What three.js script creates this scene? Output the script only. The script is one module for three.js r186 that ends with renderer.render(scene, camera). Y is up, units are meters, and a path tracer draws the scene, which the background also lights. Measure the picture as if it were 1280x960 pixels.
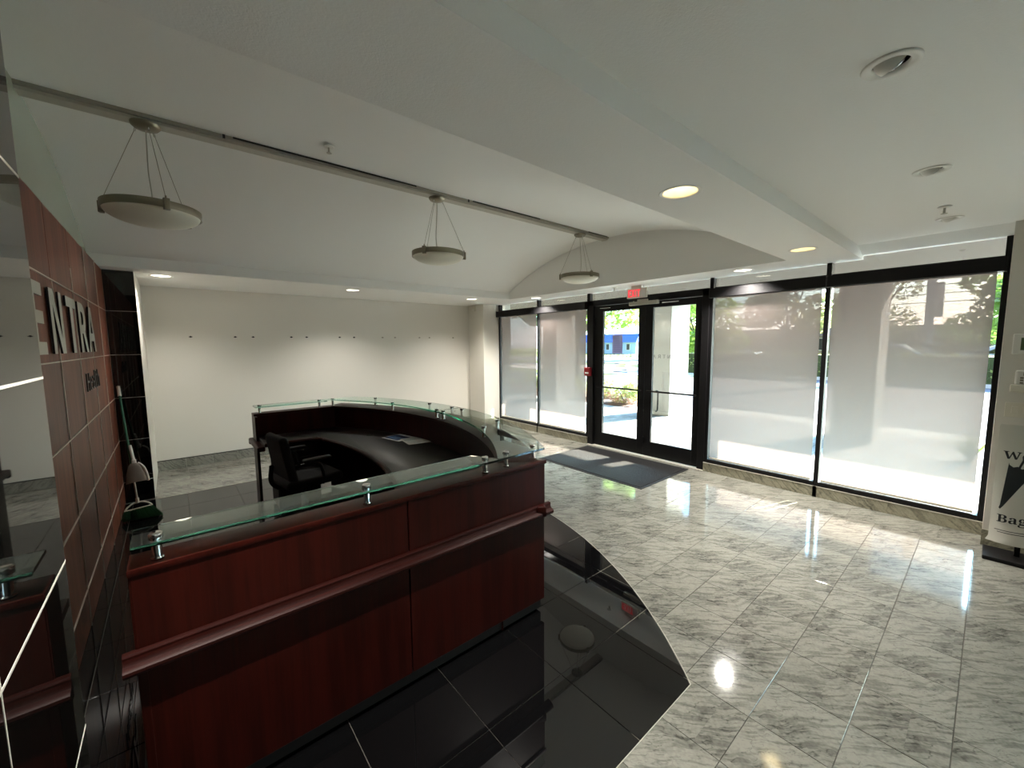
import * as THREE from 'three';
import { RoundedBoxGeometry } from 'three/addons/geometries/RoundedBoxGeometry.js';
import { mergeGeometries, mergeVertices, toCreasedNormals } from 'three/addons/utils/BufferGeometryUtils.js';
import { FontLoader } from 'three/addons/loaders/FontLoader.js';
import { TextGeometry } from 'three/addons/geometries/TextGeometry.js';
import { Sky } from 'three/addons/objects/Sky.js';
import { RectAreaLightUniformsLib } from 'three/addons/lights/RectAreaLightUniformsLib.js';

// ------------------------------------------------------------------ camera, sky, sun, exposure
RectAreaLightUniformsLib.init();
const scene = new THREE.Scene();
const renderer = new THREE.WebGLRenderer({ antialias: true });
renderer.toneMapping = THREE.LinearToneMapping;
renderer.toneMappingExposure = 2.4;
renderer.shadowMap.enabled = true;

const R = THREE.MathUtils.degToRad;
const camera = new THREE.PerspectiveCamera(86.95, 1280 / 960, 0.03, 400);
camera.position.set(0, 1.681, 0);
camera.rotation.set(R(-5.629), R(-40.035), R(-0.507), 'YXZ');
scene.add(camera);

const SUN_DIR = new THREE.Vector3(1, 0.5, 0.283).normalize();
const sky = new Sky();
sky.name = 'sky';
sky.scale.setScalar(1000);
sky.material.uniforms.turbidity.value = 10;
sky.material.uniforms.rayleigh.value = 2;
sky.material.uniforms.mieCoefficient.value = 0.005;
sky.material.uniforms.mieDirectionalG.value = 0.8;
sky.material.uniforms.sunPosition.value.copy(SUN_DIR);
scene.add(sky);
const SKY_STRENGTH = 1.1;
scene.backgroundIntensity = SKY_STRENGTH;
scene.environmentIntensity = SKY_STRENGTH;

const sun = new THREE.DirectionalLight(new THREE.Color(1, 0.9, 0.74), 30);
sun.name = 'sun';
sun.target.position.set(4, 0, -3);
sun.position.copy(SUN_DIR).multiplyScalar(60).add(sun.target.position);
sun.castShadow = true;
Object.assign(sun.shadow.camera, { left: -30, right: 30, top: 30, bottom: -30, near: 1, far: 140 });
sun.shadow.mapSize.set(2048, 2048);
scene.add(sun, sun.target);
const CAN_POWER = 10;   // candela of a lit recessed lamp

// ------------------------------------------------------------------ helpers
function rnd(seed) {
  let a = seed >>> 0;
  return () => { a = (a + 0x6d2b79f5) | 0; let t = Math.imul(a ^ (a >>> 15), 1 | a); t = (t + Math.imul(t ^ (t >>> 7), 61 | t)) ^ t; return ((t ^ (t >>> 14)) >>> 0) / 4294967296; };
}
const used = {};
function numbered(name) {
  const base = name.replace(/_\d{3}$/, '');
  if (!(base in used)) { used[base] = 0; return base; }
  used[base] += 1;
  return base + '_' + String(used[base]).padStart(3, '0');
}
function tag(o, label, category, group) {
  o.userData.label = label; o.userData.category = category;
  if (group) o.userData.group = group;
  return o;
}
function thing(name, label, category, [x, y, z] = [0, 0, 0], turn = 0, group) {
  const o = new THREE.Group();
  o.name = numbered(name); o.position.set(x, y, z); o.rotation.y = turn;
  scene.add(o);
  return tag(o, label, category, group);
}
function struct(name, pos = [0, 0, 0]) {
  const o = new THREE.Group();
  o.name = name; o.position.set(...pos); o.userData.kind = 'structure';
  scene.add(o);
  return o;
}
function part(name, geo, mat, parent) {
  const m = new THREE.Mesh(Array.isArray(geo) ? merge(geo) : geo, mat);
  m.name = name; m.castShadow = m.receiveShadow = true;
  parent.add(m);
  return m;
}
function solid(name, geo, mat, label, category, group) {       // a thing that is one mesh
  const m = part(numbered(name), geo, mat, scene);
  return tag(m, label, category, group);
}
function copyOf(src, [x, y, z], turn, label, group) {
  const c = src.clone();
  c.name = numbered(src.name); c.position.set(x, y, z); c.rotation.y = turn;
  c.userData = { ...src.userData };
  if (label) c.userData.label = label;
  if (group) c.userData.group = group;
  scene.add(c);
  return c;
}
function merge(list) {
  return mergeGeometries(list.map((g) => {
    const n = g.index ? g.toNonIndexed() : g;
    for (const k of Object.keys(n.attributes)) if (!['position', 'normal', 'uv'].includes(k)) n.deleteAttribute(k);
    if (!n.attributes.uv) n.setAttribute('uv', new THREE.BufferAttribute(new Float32Array(n.attributes.position.count * 2), 2));
    return n;
  }));
}
// uv in metres: each face takes the two axes it lies along (v is height on upright faces)
function metric(g, along) {
  const n = g.index ? g.toNonIndexed() : g, p = n.attributes.position, N = n.attributes.normal, uv = new Float32Array(p.count * 2);
  for (let i = 0; i < p.count; i += 3) {
    let x = 0, y = 0, z = 0;
    for (let k = 0; k < 3; k++) { x += Math.abs(N.getX(i + k)); y += Math.abs(N.getY(i + k)); z += Math.abs(N.getZ(i + k)); }
    for (let k = i; k < i + 3; k++) {
      const X = p.getX(k), Y = p.getY(k), Z = p.getZ(k);
      let a, b;
      if (y >= x && y >= z) { a = X; b = Z; } else if (x >= z) { a = Z; b = Y; } else { a = X; b = Y; }
      if (along === 'x') { if (y >= x && y >= z) { a = Z; b = X; } else if (z >= x) { a = Y; b = X; } }
      uv[k * 2] = a; uv[k * 2 + 1] = b;
    }
  }
  n.setAttribute('uv', new THREE.BufferAttribute(uv, 2));
  return n;
}
function bx(x0, x1, y0, y1, z0, z1, c = 0, along) {
  const w = x1 - x0, h = y1 - y0, d = z1 - z0;
  const g = c > 0 ? new RoundedBoxGeometry(w, h, d, 2, Math.min(c, Math.min(w, h, d) * 0.49)) : new THREE.BoxGeometry(w, h, d);
  g.translate((x0 + x1) / 2, (y0 + y1) / 2, (z0 + z1) / 2);
  return metric(g, along);
}
function cyl(r, h, x, y, z, seg = 20, r2 = r) { const g = new THREE.CylinderGeometry(r2, r, h, seg); g.translate(x, y + h / 2, z); return g; }
function tube(pts, r, seg = 24, rad = 8, closed = false) {
  return new THREE.TubeGeometry(new THREE.CatmullRomCurve3(pts.map((p) => new THREE.Vector3(...p)), closed), seg, r, rad, closed);
}
function rod(a, b, r, rad = 8) {
  const A = new THREE.Vector3(...a), B = new THREE.Vector3(...b), d = B.clone().sub(A), g = new THREE.CylinderGeometry(r, r, d.length(), rad);
  g.applyQuaternion(new THREE.Quaternion().setFromUnitVectors(new THREE.Vector3(0, 1, 0), d.clone().normalize()));
  g.translate(...A.add(B).multiplyScalar(0.5).toArray());
  return g;
}
function lathe(pts, seg = 40) { return new THREE.LatheGeometry(pts.map((p) => new THREE.Vector2(...p)), seg); }
function inset(poly, c) {
  const n = poly.length, out = [];
  let area = 0;
  for (let i = 0; i < n; i++) { const [a, b] = [poly[i], poly[(i + 1) % n]]; area += a[0] * b[1] - b[0] * a[1]; }
  const s = Math.sign(area);
  for (let i = 0; i < n; i++) {
    const p = poly[(i + n - 1) % n], q = poly[i], r = poly[(i + 1) % n];
    const d1 = [q[0] - p[0], q[1] - p[1]], d2 = [r[0] - q[0], r[1] - q[1]], l1 = Math.hypot(...d1), l2 = Math.hypot(...d2);
    const n1 = [-d1[1] / l1 * s, d1[0] / l1 * s], n2 = [-d2[1] / l2 * s, d2[0] / l2 * s];
    const k = c / Math.max(0.2, 1 + n1[0] * n2[0] + n1[1] * n2[1]);
    out.push([q[0] + (n1[0] + n2[0]) * k, q[1] + (n1[1] + n2[1]) * k]);
  }
  return out;
}
// a flat piece of convex outline [[x, z] ...] from y0 up to y1 with a small chamfer round its top
function slab(poly, y0, y1, c, du = 0, dv = 0) {
  let area = 0;
  for (let i = 0; i < poly.length; i++) { const [a, b] = [poly[i], poly[(i + 1) % poly.length]]; area += a[0] * b[1] - b[0] * a[1]; }
  const P = area > 0 ? poly.slice().reverse() : poly, T = inset(P, c), n = P.length, v = [], uv = [];
  const push = (q, y) => { v.push(q[0], y, q[1]); uv.push(q[0] + du, q[1] + dv); };
  for (let i = 1; i < n - 1; i++) { push(T[0], y1); push(T[i], y1); push(T[i + 1], y1); }
  const ring = (A, ya, B, yb) => { for (let i = 0; i < n; i++) { const j = (i + 1) % n; push(A[i], ya); push(B[i], yb); push(A[j], ya); push(A[j], ya); push(B[i], yb); push(B[j], yb); } };
  ring(T, y1, P, y1 - c); ring(P, y1 - c, P, y0);
  const g = new THREE.BufferGeometry();
  g.setAttribute('position', new THREE.Float32BufferAttribute(v, 3));
  g.setAttribute('uv', new THREE.Float32BufferAttribute(uv, 2));
  g.computeVertexNormals();
  return g;
}
const rect = (x0, x1, z0, z1) => [[x0, z0], [x1, z0], [x1, z1], [x0, z1]];
const FACE_X = new THREE.Matrix4().makeBasis(new THREE.Vector3(0, 0, 1), new THREE.Vector3(1, 0, 0), new THREE.Vector3(0, 1, 0));   // (a, t, b) -> z = a, x = t, y = b
const FACE_NX = new THREE.Matrix4().makeBasis(new THREE.Vector3(0, 0, -1), new THREE.Vector3(-1, 0, 0), new THREE.Vector3(0, 1, 0)); // faces -x: z = -a, y = b
const FACE_Z = new THREE.Matrix4().makeBasis(new THREE.Vector3(1, 0, 0), new THREE.Vector3(0, 0, 1), new THREE.Vector3(0, -1, 0));  // faces +z: x = a, y = -b
function clip(poly, inside, cut) {       // Sutherland-Hodgman against one line
  const out = [];
  for (let i = 0; i < poly.length; i++) {
    const a = poly[i], b = poly[(i + 1) % poly.length], da = inside(a), db = inside(b);
    if (da >= 0) out.push(a);
    if (da * db < 0) { const t = da / (da - db); out.push([a[0] + (b[0] - a[0]) * t, a[1] + (b[1] - a[1]) * t]); }
  }
  return out;
}

// ------------------------------------------------------------------ textures
function hash(x, y, s) { let h = (x * 374761393 + y * 668265263 + s * 2147483647) | 0; h = Math.imul(h ^ (h >>> 13), 1274126177); h = Math.imul(h ^ (h >>> 16), 2246822519); return ((h ^ (h >>> 15)) >>> 0) / 4294967296; }
function vnoise(x, y, per, s) {
  const ix = Math.floor(x), iy = Math.floor(y), fx = x - ix, fy = y - iy, u = fx * fx * (3 - 2 * fx), v = fy * fy * (3 - 2 * fy);
  const m = (k) => ((k % per) + per) % per, a = hash(m(ix), m(iy), s), b = hash(m(ix + 1), m(iy), s), c = hash(m(ix), m(iy + 1), s), d = hash(m(ix + 1), m(iy + 1), s);
  return a + (b - a) * u + (c - a) * v + (a - b - c + d) * u * v;
}
function fbm(x, y, per, oct, s) { let t = 0, a = 0.5, w = 0; for (let i = 0; i < oct; i++) { t += a * vnoise(x, y, per, s + i * 17); w += a; x *= 2; y *= 2; per *= 2; a *= 0.5; } return t / w; }
function tex(w, h, size, fn, srgb = true) {
  const d = new Uint8Array(w * h * 4);
  for (let y = 0; y < h; y++) for (let x = 0; x < w; x++) {
    const c = fn(x / w, y / h), i = (y * w + x) * 4;
    d[i] = Math.max(0, Math.min(255, c[0])); d[i + 1] = Math.max(0, Math.min(255, c[1])); d[i + 2] = Math.max(0, Math.min(255, c[2])); d[i + 3] = 255;
  }
  const t = new THREE.DataTexture(d, w, h);
  t.wrapS = t.wrapT = THREE.RepeatWrapping; t.magFilter = t.minFilter = THREE.LinearFilter;
  t.repeat.set(1 / size[0], 1 / size[1]);
  if (srgb) t.colorSpace = THREE.SRGBColorSpace;
  t.needsUpdate = true;
  return t;
}
const mix = (a, b, t) => a + (b - a) * t, sst = (e0, e1, x) => { const t = Math.max(0, Math.min(1, (x - e0) / (e1 - e0))); return t * t * (3 - 2 * t); };
const marbleTex = tex(1024, 1024, [1.2, 1.2], (u, v) => {
  const wx = fbm(u * 8, v * 8, 8, 4, 3) - 0.5, wy = fbm(u * 8, v * 8, 8, 4, 41) - 0.5;
  const X = u + wx * 0.05, Y = v + wy * 0.05;
  const A = X + Y, B = Y - X + 4;                                           // veins drift diagonally
  const streak = fbm(A * 8, B * 64, 64, 4, 9);
  const line = 1 - Math.abs(fbm(A * 8, B * 32, 32, 4, 77) * 2 - 1), hair = 1 - Math.abs(fbm(A * 16, B * 48, 48, 3, 131) * 2 - 1);
  const cloud = fbm(u * 5, v * 5, 5, 4, 55), fine = fbm(u * 128, v * 128, 128, 2, 12), blot = fbm(u * 40, v * 40, 40, 3, 88);
  let t = 0.3 * sst(0.42, 0.72, streak) + 0.34 * sst(0.93, 1.0, line) * sst(0.4, 0.6, cloud) + 0.28 * sst(0.95, 1.0, hair) * sst(0.6, 0.4, cloud) + 0.14 * sst(0.42, 0.72, cloud) + 0.17 * sst(0.62, 0.8, blot) * sst(0.5, 0.62, cloud) + 0.24 * (fine - 0.5);
  t = Math.max(0, Math.min(1, t));
  return [mix(204, 78, t), mix(204, 80, t), mix(196, 76, t)];
});
const woodTex = (dark, light, seed) => tex(512, 512, [0.8, 1.6], (u, v) => {
  const band = fbm(u * 16, v * 2, 16, 3, seed), grain = fbm(u * 128, v * 8, 128, 3, seed + 5), pore = fbm(u * 256, v * 16, 256, 1, seed + 9);
  const t = Math.max(0, Math.min(1, 0.55 * band + 0.35 * grain + 0.1 * pore));
  return [0, 1, 2].map((c) => mix(dark[c], light[c], sst(0.25, 0.75, t)));
});
const panelWood = woodTex([104, 58, 43], [146, 88, 67], 21), deskWood = woodTex([33, 7, 4], [49, 13, 8], 63);
const bumpTex = tex(512, 512, [0.5, 0.5], (u, v) => { const a = 255 * (0.6 * fbm(u * 64, v * 64, 64, 2, 8) + 0.4 * fbm(u * 160, v * 160, 160, 1, 4)); return [a, a, a]; }, false);
const matTex = tex(256, 256, [0.25, 0.25], (u, v) => { const a = 0.55 * hash((u * 128) | 0, (v * 128) | 0, 3) + 0.45 * fbm(u * 16, v * 16, 16, 2, 4); const k = 17 + 16 * a; return [k, k, k + 2]; });
const matBump = tex(256, 256, [0.12, 0.12], (u, v) => { const a = 255 * hash((u * 96) | 0, (v * 96) | 0, 31); return [a, a, a]; }, false);
const paveTex = tex(512, 512, [1.2, 1.2], (u, v) => {
  const row = Math.floor(v * 10), x = (u + (row % 2) * 0.1) * 5, col = Math.floor(x), fx = x - col, fy = v * 10 - row, joint = Math.min(fx * 2, (1 - fx) * 2, fy, 1 - fy) < 0.05 ? 0.72 : 1;
  const k = joint * (150 + 34 * (hash(((col % 5) + 5) % 5, row, 5) - 0.5) + 26 * (fbm(u * 64, v * 64, 64, 2, 6) - 0.5));
  return [k, k * 0.985, k * 0.96];
});
const asphaltTex = tex(256, 256, [2, 2], (u, v) => { const k = 104 + 30 * (fbm(u * 128, v * 128, 128, 1, 2) - 0.5) + 24 * (fbm(u * 4, v * 4, 4, 3, 6) - 0.5); return [k, k, k * 1.01]; });
const grassTex = tex(256, 256, [3, 3], (u, v) => { const a = fbm(u * 64, v * 64, 64, 2, 2), b = fbm(u * 4, v * 4, 4, 3, 6); return [70 + 50 * a + 30 * b, 92 + 46 * a + 16 * b, 34 + 22 * a]; });
function paper(w, h, draw) {
  const c = document.createElement('canvas'); c.width = w; c.height = h;
  draw(c.getContext('2d'), w, h);
  const t = new THREE.CanvasTexture(c); t.colorSpace = THREE.SRGBColorSpace; return t;
}

// ------------------------------------------------------------------ materials
const std = (o) => new THREE.MeshStandardMaterial(o), phy = (o) => new THREE.MeshPhysicalMaterial(o);
const M = {
  paint: std({ color: '#dfdbd1', roughness: 0.85, bumpMap: bumpTex, bumpScale: 0.0008 }),
  ceiling: std({ color: '#f3f2ee', roughness: 0.95, bumpMap: bumpTex, bumpScale: 0.0006 }),
  wall: std({ color: '#dcd8cf', roughness: 0.6, bumpMap: bumpTex, bumpScale: 0.0005 }),
  clerestory: phy({ color: '#a9b3a0', roughness: 0.5, clearcoat: 1, clearcoatRoughness: 0.02 }),
  marble: phy({ map: marbleTex, color: '#b3b2ae', roughness: 0.07, ior: 1.55 }),
  marbleDull: std({ map: marbleTex, color: '#cfc9b6', roughness: 0.35 }),
  grout: std({ color: '#6b6962', roughness: 0.8 }),
  granite: phy({ color: '#0b0b0c', roughness: 0.02, ior: 1.6 }),
  pier: phy({ color: '#0a0b0a', roughness: 0.02, ior: 1.6 }),
  joint: std({ color: '#c9c6bd', roughness: 0.5 }),
  strip: std({ color: '#d8cfc4', roughness: 0.3, metalness: 0.6 }),
  jointDim: std({ color: '#8f8a82', roughness: 0.5 }),
  wood: phy({ map: panelWood, roughness: 0.42, specularIntensity: 0.35 }),
  woodB: phy({ map: panelWood, color: '#e8dcd6', roughness: 0.42, specularIntensity: 0.35 }),
  woodC: phy({ map: panelWood, color: '#d6c8c4', roughness: 0.42, specularIntensity: 0.5 }),
  desk: phy({ map: deskWood, roughness: 0.36, specularIntensity: 0.3 }),
  moulding: phy({ map: deskWood, color: '#ffffff', roughness: 0.5, specularIntensity: 0.35 }),
  deskTop: phy({ color: '#1d1b19', roughness: 0.3, specularIntensity: 0.7 }),
  black: std({ color: '#070708', roughness: 0.5 }),
  frame: phy({ color: '#0b0a0c', roughness: 0.55, specularIntensity: 0.6 }),
  glass: phy({ color: '#fafcfb', roughness: 0, transmission: 1, ior: 1.5, side: THREE.DoubleSide }),
  deskGlass: phy({ color: '#ffffff', roughness: 0, transmission: 1, thickness: 0.012, ior: 1.5, attenuationColor: new THREE.Color(0.42, 0.86, 0.74), attenuationDistance: 0.09 }),
  shade: phy({ color: new THREE.Color(0.17, 0.138, 0.128), roughness: 0.83, transmission: 0.85, ior: 1.1, side: THREE.DoubleSide }),
  chrome: std({ color: '#dcdcdc', roughness: 0.12, metalness: 1 }),
  nickel: std({ color: '#8f8878', roughness: 0.35, metalness: 0.9 }),
  track: std({ color: '#b9b5a9', roughness: 0.45, metalness: 0.15 }),
  trackDim: std({ color: '#a09c91', roughness: 0.5, metalness: 0.1 }),
  white: std({ color: '#e6e4dd', roughness: 0.4 }),
  ivory: std({ color: '#ddd8c9', roughness: 0.45 }),
  bowl: phy({ color: '#f3efdf', roughness: 0.6, transmission: 0.35, ior: 1.4, side: THREE.DoubleSide }),
  reflector: std({ color: '#f4ecd4', roughness: 0.3, metalness: 0.5, side: THREE.DoubleSide }),
  lampOn: std({ color: '#fff3c8', emissive: new THREE.Color(1, 0.9, 0.66), emissiveIntensity: 7 }),
  lensOn: std({ color: '#f5efdc', emissive: new THREE.Color(1, 0.93, 0.74), emissiveIntensity: 2.6 }),
  lampOff: std({ color: '#b8b8b4', roughness: 0.2, metalness: 0.6 }),
  rubber: std({ color: '#101011', roughness: 0.8 }),
  fabric: std({ color: '#0d0d0f', roughness: 0.95, bumpMap: matBump, bumpScale: 0.0006 }),
  mat: std({ map: matTex, roughness: 1, bumpMap: matBump, bumpScale: 0.003 }),
  letter: std({ color: '#b9bcb4', roughness: 0.35, metalness: 0.55 }),
  letterDark: std({ color: '#2a2726', roughness: 0.4, metalness: 0.4 }),
  red: std({ color: '#9c1420', roughness: 0.4 }),
  exitRed: std({ color: '#e0303a', emissive: new THREE.Color(0.9, 0.05, 0.07), emissiveIntensity: 0.6 }),
  vinyl: std({ color: '#33383b', roughness: 0.6 }),
  stucco: std({ color: '#a8a69f', roughness: 0.9, bumpMap: bumpTex, bumpScale: 0.002 }),
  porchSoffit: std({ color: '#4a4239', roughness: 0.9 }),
  pave: std({ map: paveTex, roughness: 0.85 }),
  concrete: std({ color: '#c6c3ba', roughness: 0.9 }),
  asphalt: std({ map: asphaltTex, roughness: 0.9 }),
  grass: std({ map: grassTex, roughness: 1 }),
  mulch: std({ color: '#5d3d2d', roughness: 1 }),
  bark: std({ color: '#5a4c40', roughness: 1 }),
};
for (const m of Object.values(M)) m.envMapIntensity = 1;
const leafMat = (c) => phy({ color: c, roughness: 1, transmission: 0.5, ior: 1.2, side: THREE.DoubleSide });

// ------------------------------------------------------------------ main measures (metres)
const XW = 5.25, XB = -0.482, XP = -0.24, ZB = -7.22, ZP = -5.93, ZN = -1.48;
const SOF = 2.485, CEIL = 2.585, ZS = -0.905, VX0 = -0.555, VX1 = 4.76, VZ0 = -1.4, VZ1 = -5.72, SPRING = 2.6, CROWN = 3.14;
const ZEND = 5.2;      // the wall behind the camera
const ARC_C = [-0.9, -3.37], ARC_R = 3.73;   // round black granite field

// ------------------------------------------------------------------ floor
{
  const floor = struct('floor');
  part('floor_slab', bx(-1.2, 5.4, -0.3, -0.004, -7.4, ZEND + 0.2), M.grout, floor);
  // black granite field: 18 inch tiles cut to the arc
  const blackPoly = [];
  for (let i = 0; i <= 48; i++) { const a = Math.PI * 0.5 * (i / 24 - 1); blackPoly.push([ARC_C[0] + ARC_R * Math.cos(a), ARC_C[1] + ARC_R * Math.sin(a)]); }
  const zF = -0.853, zK = -5.89;
  const inBlack = (p) => p[1] <= zF && p[1] >= zK && Math.hypot(p[0] - ARC_C[0], p[1] - ARC_C[1]) <= ARC_R;
  const S = 0.457, J = 0.0016;
  const rr = rnd(5);
  for (let i = -3; i < 7; i++) for (let k = 0; k < 12; k++) {
    const x0 = 0.954 + (i - 1) * S, z1 = zF - k * S;
    let poly = rect(Math.max(x0, -0.55) + J, x0 + S - J, Math.max(z1 - S, zK) + J, z1 - J);
    if (poly[1][0] <= poly[0][0] || poly[2][1] <= poly[0][1]) continue;
    const n = blackPoly.length;
    for (let e = 0; e < n - 1; e++) {
      const a = blackPoly[e], b = blackPoly[e + 1], nx = b[1] - a[1], nz = -(b[0] - a[0]), l = Math.hypot(nx, nz);
      poly = clip(poly, (p) => -((p[0] - a[0]) * nx + (p[1] - a[1]) * nz) / l - 0.004);
      if (poly.length < 3) break;
    }
    if (poly.length < 3) continue;
    const clean = poly.filter((p, q) => { const r = poly[(q + 1) % poly.length]; return Math.hypot(p[0] - r[0], p[1] - r[1]) > 0.002; });
    if (clean.length < 3) continue;
    part('granite_tile', slab(clean, -0.003, 0.0015, 0.0007), M.granite, floor);
  }
  // thin metal trim round the field
  const edge = [];
  const aF = Math.asin((zF - ARC_C[1]) / ARC_R), aK = Math.asin((zK - ARC_C[1]) / ARC_R);
  for (let i = 0; i <= 60; i++) { const a = mix(aK, aF, i / 60); edge.push([ARC_C[0] + ARC_R * Math.cos(a), 0.001, ARC_C[1] + ARC_R * Math.sin(a)]); }
  part('metal_trim', [tube(edge, 0.0022, 80, 6), rod(edge[60], [-0.3, 0.001, zF], 0.0022, 6), rod(edge[0], [-0.24, 0.001, zK], 0.0022, 6)], M.track, floor);
  // white marble, 12 inch
  const T = 0.3, x0m = 4.88, variants = [];
  for (let k = 0; k < 12; k++) variants.push(slab(rect(-T / 2 + 0.0014, T / 2 - 0.0014, -T / 2 + 0.0014, T / 2 - 0.0014), -0.003, 0, 0.0006, rr() * 1.5, rr() * 1.5));
  const rows = [];
  for (let c = 0; c < 18; c++) for (let r = 0; r < 24; r++) {
    const cx = x0m - (c + 0.5) * T, cz = -(r + 0.5) * T;
    const z0 = cz - T / 2, z1 = cz + T / 2;
    const corners = [[cx - T / 2, z0], [cx + T / 2, z0], [cx + T / 2, z1], [cx - T / 2, z1]];
    if (corners.every(inBlack)) continue;
    if (cx < XP && z0 > ZP - 0.2) continue;
    if (cx < -0.5) continue;
    rows.push([Math.hypot(cx, cz), cx, cz]);
  }
  rows.sort((a, b) => a[0] - b[0]);
  const rest = [];
  rows.forEach(([d, cx, cz], i) => {
    const g = variants[(rr() * 12) | 0], turn = rr() < 0.5 ? 0 : Math.PI;
    if (i < 298) { const t = part('marble_tile', g, M.marble, floor); t.position.set(cx, 0, cz); t.rotation.y = turn; }
    else rest.push(g.clone().rotateY(turn).translate(cx, 0, cz));
  });
  if (rest.length) part('marble_tiles_beyond', rest, M.marble, floor).userData.kind = 'stuff';
  // border slabs along the window and along the row where the camera stands
  for (let z = 0.4; z > -7.3; z -= 0.61) part('border_tile', slab(rect(x0m + 0.001, XW + 0.06, z - 0.609, z), -0.003, 0, 0.0006, rr(), rr()), M.marble, floor);
  for (let x = x0m - 0.001; x > -0.3; x -= 0.61) for (let q = 0; q < 2; q++)
    part('border_tile', slab(rect(x - 0.608, x, 0.002 + q * 0.61, 0.61 + q * 0.61), -0.003, 0, 0.0006, rr(), rr()), M.marble, floor);
  part('marble_floor_behind', slab(rect(-0.6, 5.0, 1.222, ZEND), -0.003, 0, 0.0005), M.marble, floor);
  // far strip under the back wall
}

// ------------------------------------------------------------------ ceiling: flat part, lowered soffit ring, vault
const CANS_LIT = [[2.16, -1.15], [4.32, -1.15], [0.02, -1.15], [5.02, -1.9], [5.02, -5.29], [-0.02, -6.16], [2.11, -6.12], [4.2, -6.1]];
const CANS_OFF = [[1.88, -0.285], [3.18, -0.285], [4.52, -0.285]];
{
  const ceiling = struct('ceiling');
  const flat = (outer, holes, y, depth) => {
    const s = new THREE.Shape(outer.map((p) => new THREE.Vector2(...p)));
    for (const h of holes) s.holes.push(h);
    const g = new THREE.ExtrudeGeometry(s, { depth, bevelEnabled: false, curveSegments: 28 });
    g.rotateX(Math.PI / 2); g.translate(0, y + depth, 0);
    return metric(g);
  };
  const hole = (x, z, r) => { const p = new THREE.Path(); p.absarc(x, z, r, 0, Math.PI * 2, true); return p; };
  const box = (x0, x1, z0, z1) => new THREE.Path([[x0, z0], [x0, z1], [x1, z1], [x1, z0]].map((p) => new THREE.Vector2(...p)));
  part('flat_ceiling', flat([[-0.6, ZS], [5.06, ZS], [5.06, ZEND + 0.1], [-0.6, ZEND + 0.1]], CANS_OFF.map(([x, z]) => hole(x, z, 0.06)), CEIL, 0.03), M.ceiling, ceiling);
  // sloped drop at the head of the glass
  const drop = new THREE.Shape([[5.06, CEIL], [5.06, CEIL + 0.1], [5.33, CEIL + 0.1], [5.33, 2.52], [5.26, 2.52]].map((p) => new THREE.Vector2(...p)));
  const dg = new THREE.ExtrudeGeometry(drop, { depth: ZEND + 0.1 - ZS, bevelEnabled: false }); dg.translate(0, 0, ZS);
  part('head_drop', metric(dg), M.ceiling, ceiling);
  part('soffit', flat([[-0.6, -7.3], [5.33, -7.3], [5.33, ZS], [-0.6, ZS]], [box(VX0, VX1, VZ1, VZ0), ...CANS_LIT.map(([x, z]) => hole(x, z, 0.092))], SOF, 0.03), M.ceiling, ceiling);
  part('soffit_face', bx(-0.6, 5.33, SOF + 0.03, CEIL + 0.06, ZS - 0.03, ZS), M.ceiling, ceiling);
  part('vault_lip', [bx(VX0 - 0.02, VX1, SOF + 0.03, SPRING + 0.03, VZ0, VZ0 + 0.03), bx(VX0 - 0.02, VX1, SOF + 0.03, SPRING + 0.03, VZ1 - 0.03, VZ1)], M.ceiling, ceiling);
  const half = (VZ0 - VZ1) / 2, rise = CROWN - SPRING, Rv = (half * half + rise * rise) / (2 * rise), cy = CROWN - Rv, cz = (VZ0 + VZ1) / 2, th = Math.asin(half / Rv);
  const arc = (n) => Array.from({ length: n + 1 }, (_, i) => { const a = -th + 2 * th * i / n; return [cz + Rv * Math.sin(a), cy + Rv * Math.cos(a)]; });
  const A = arc(48), v = [], nn = [], uv = [], id = [];
  A.forEach(([z, y], i) => { for (let k = 0; k < 2; k++) { const x = k ? VX1 + 0.02 : VX0 - 0.02; v.push(x, y, z); nn.push(0, -(y - cy) / Rv, -(z - cz) / Rv); uv.push(x, i * 0.1); } });
  for (let i = 0; i < 48; i++) id.push(i * 2, i * 2 + 1, i * 2 + 2, i * 2 + 1, i * 2 + 3, i * 2 + 2);
  const vg = new THREE.BufferGeometry();
  vg.setAttribute('position', new THREE.Float32BufferAttribute(v, 3)); vg.setAttribute('normal', new THREE.Float32BufferAttribute(nn, 3)); vg.setAttribute('uv', new THREE.Float32BufferAttribute(uv, 2)); vg.setIndex(id);
  part('vault', vg, M.ceiling, ceiling);
  // end walls under the vault
  const tymp = (x, d) => {
    const s = new THREE.Shape([[VZ0 + 0.02, SOF + 0.03], ...A.slice().reverse().map(([z, y]) => [z, y + 0.004]), [VZ1 - 0.02, SOF + 0.03]].map(([z, y]) => new THREE.Vector2(-z, y)));
    const g = new THREE.ExtrudeGeometry(s, { depth: d, bevelEnabled: false });
    g.rotateY(Math.PI / 2); g.translate(x, 0, 0);
    return metric(g);
  };
  part('vault_end', tymp(VX1, 0.04), M.ceiling, ceiling);
  part('clerestory_panel', tymp(VX0 - 0.04, 0.04), M.clerestory, ceiling);
  part('roof_slab', bx(-1.2, 5.4, 3.3, 3.5, -7.6, ZEND + 0.3), M.ceiling, ceiling);
}

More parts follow.
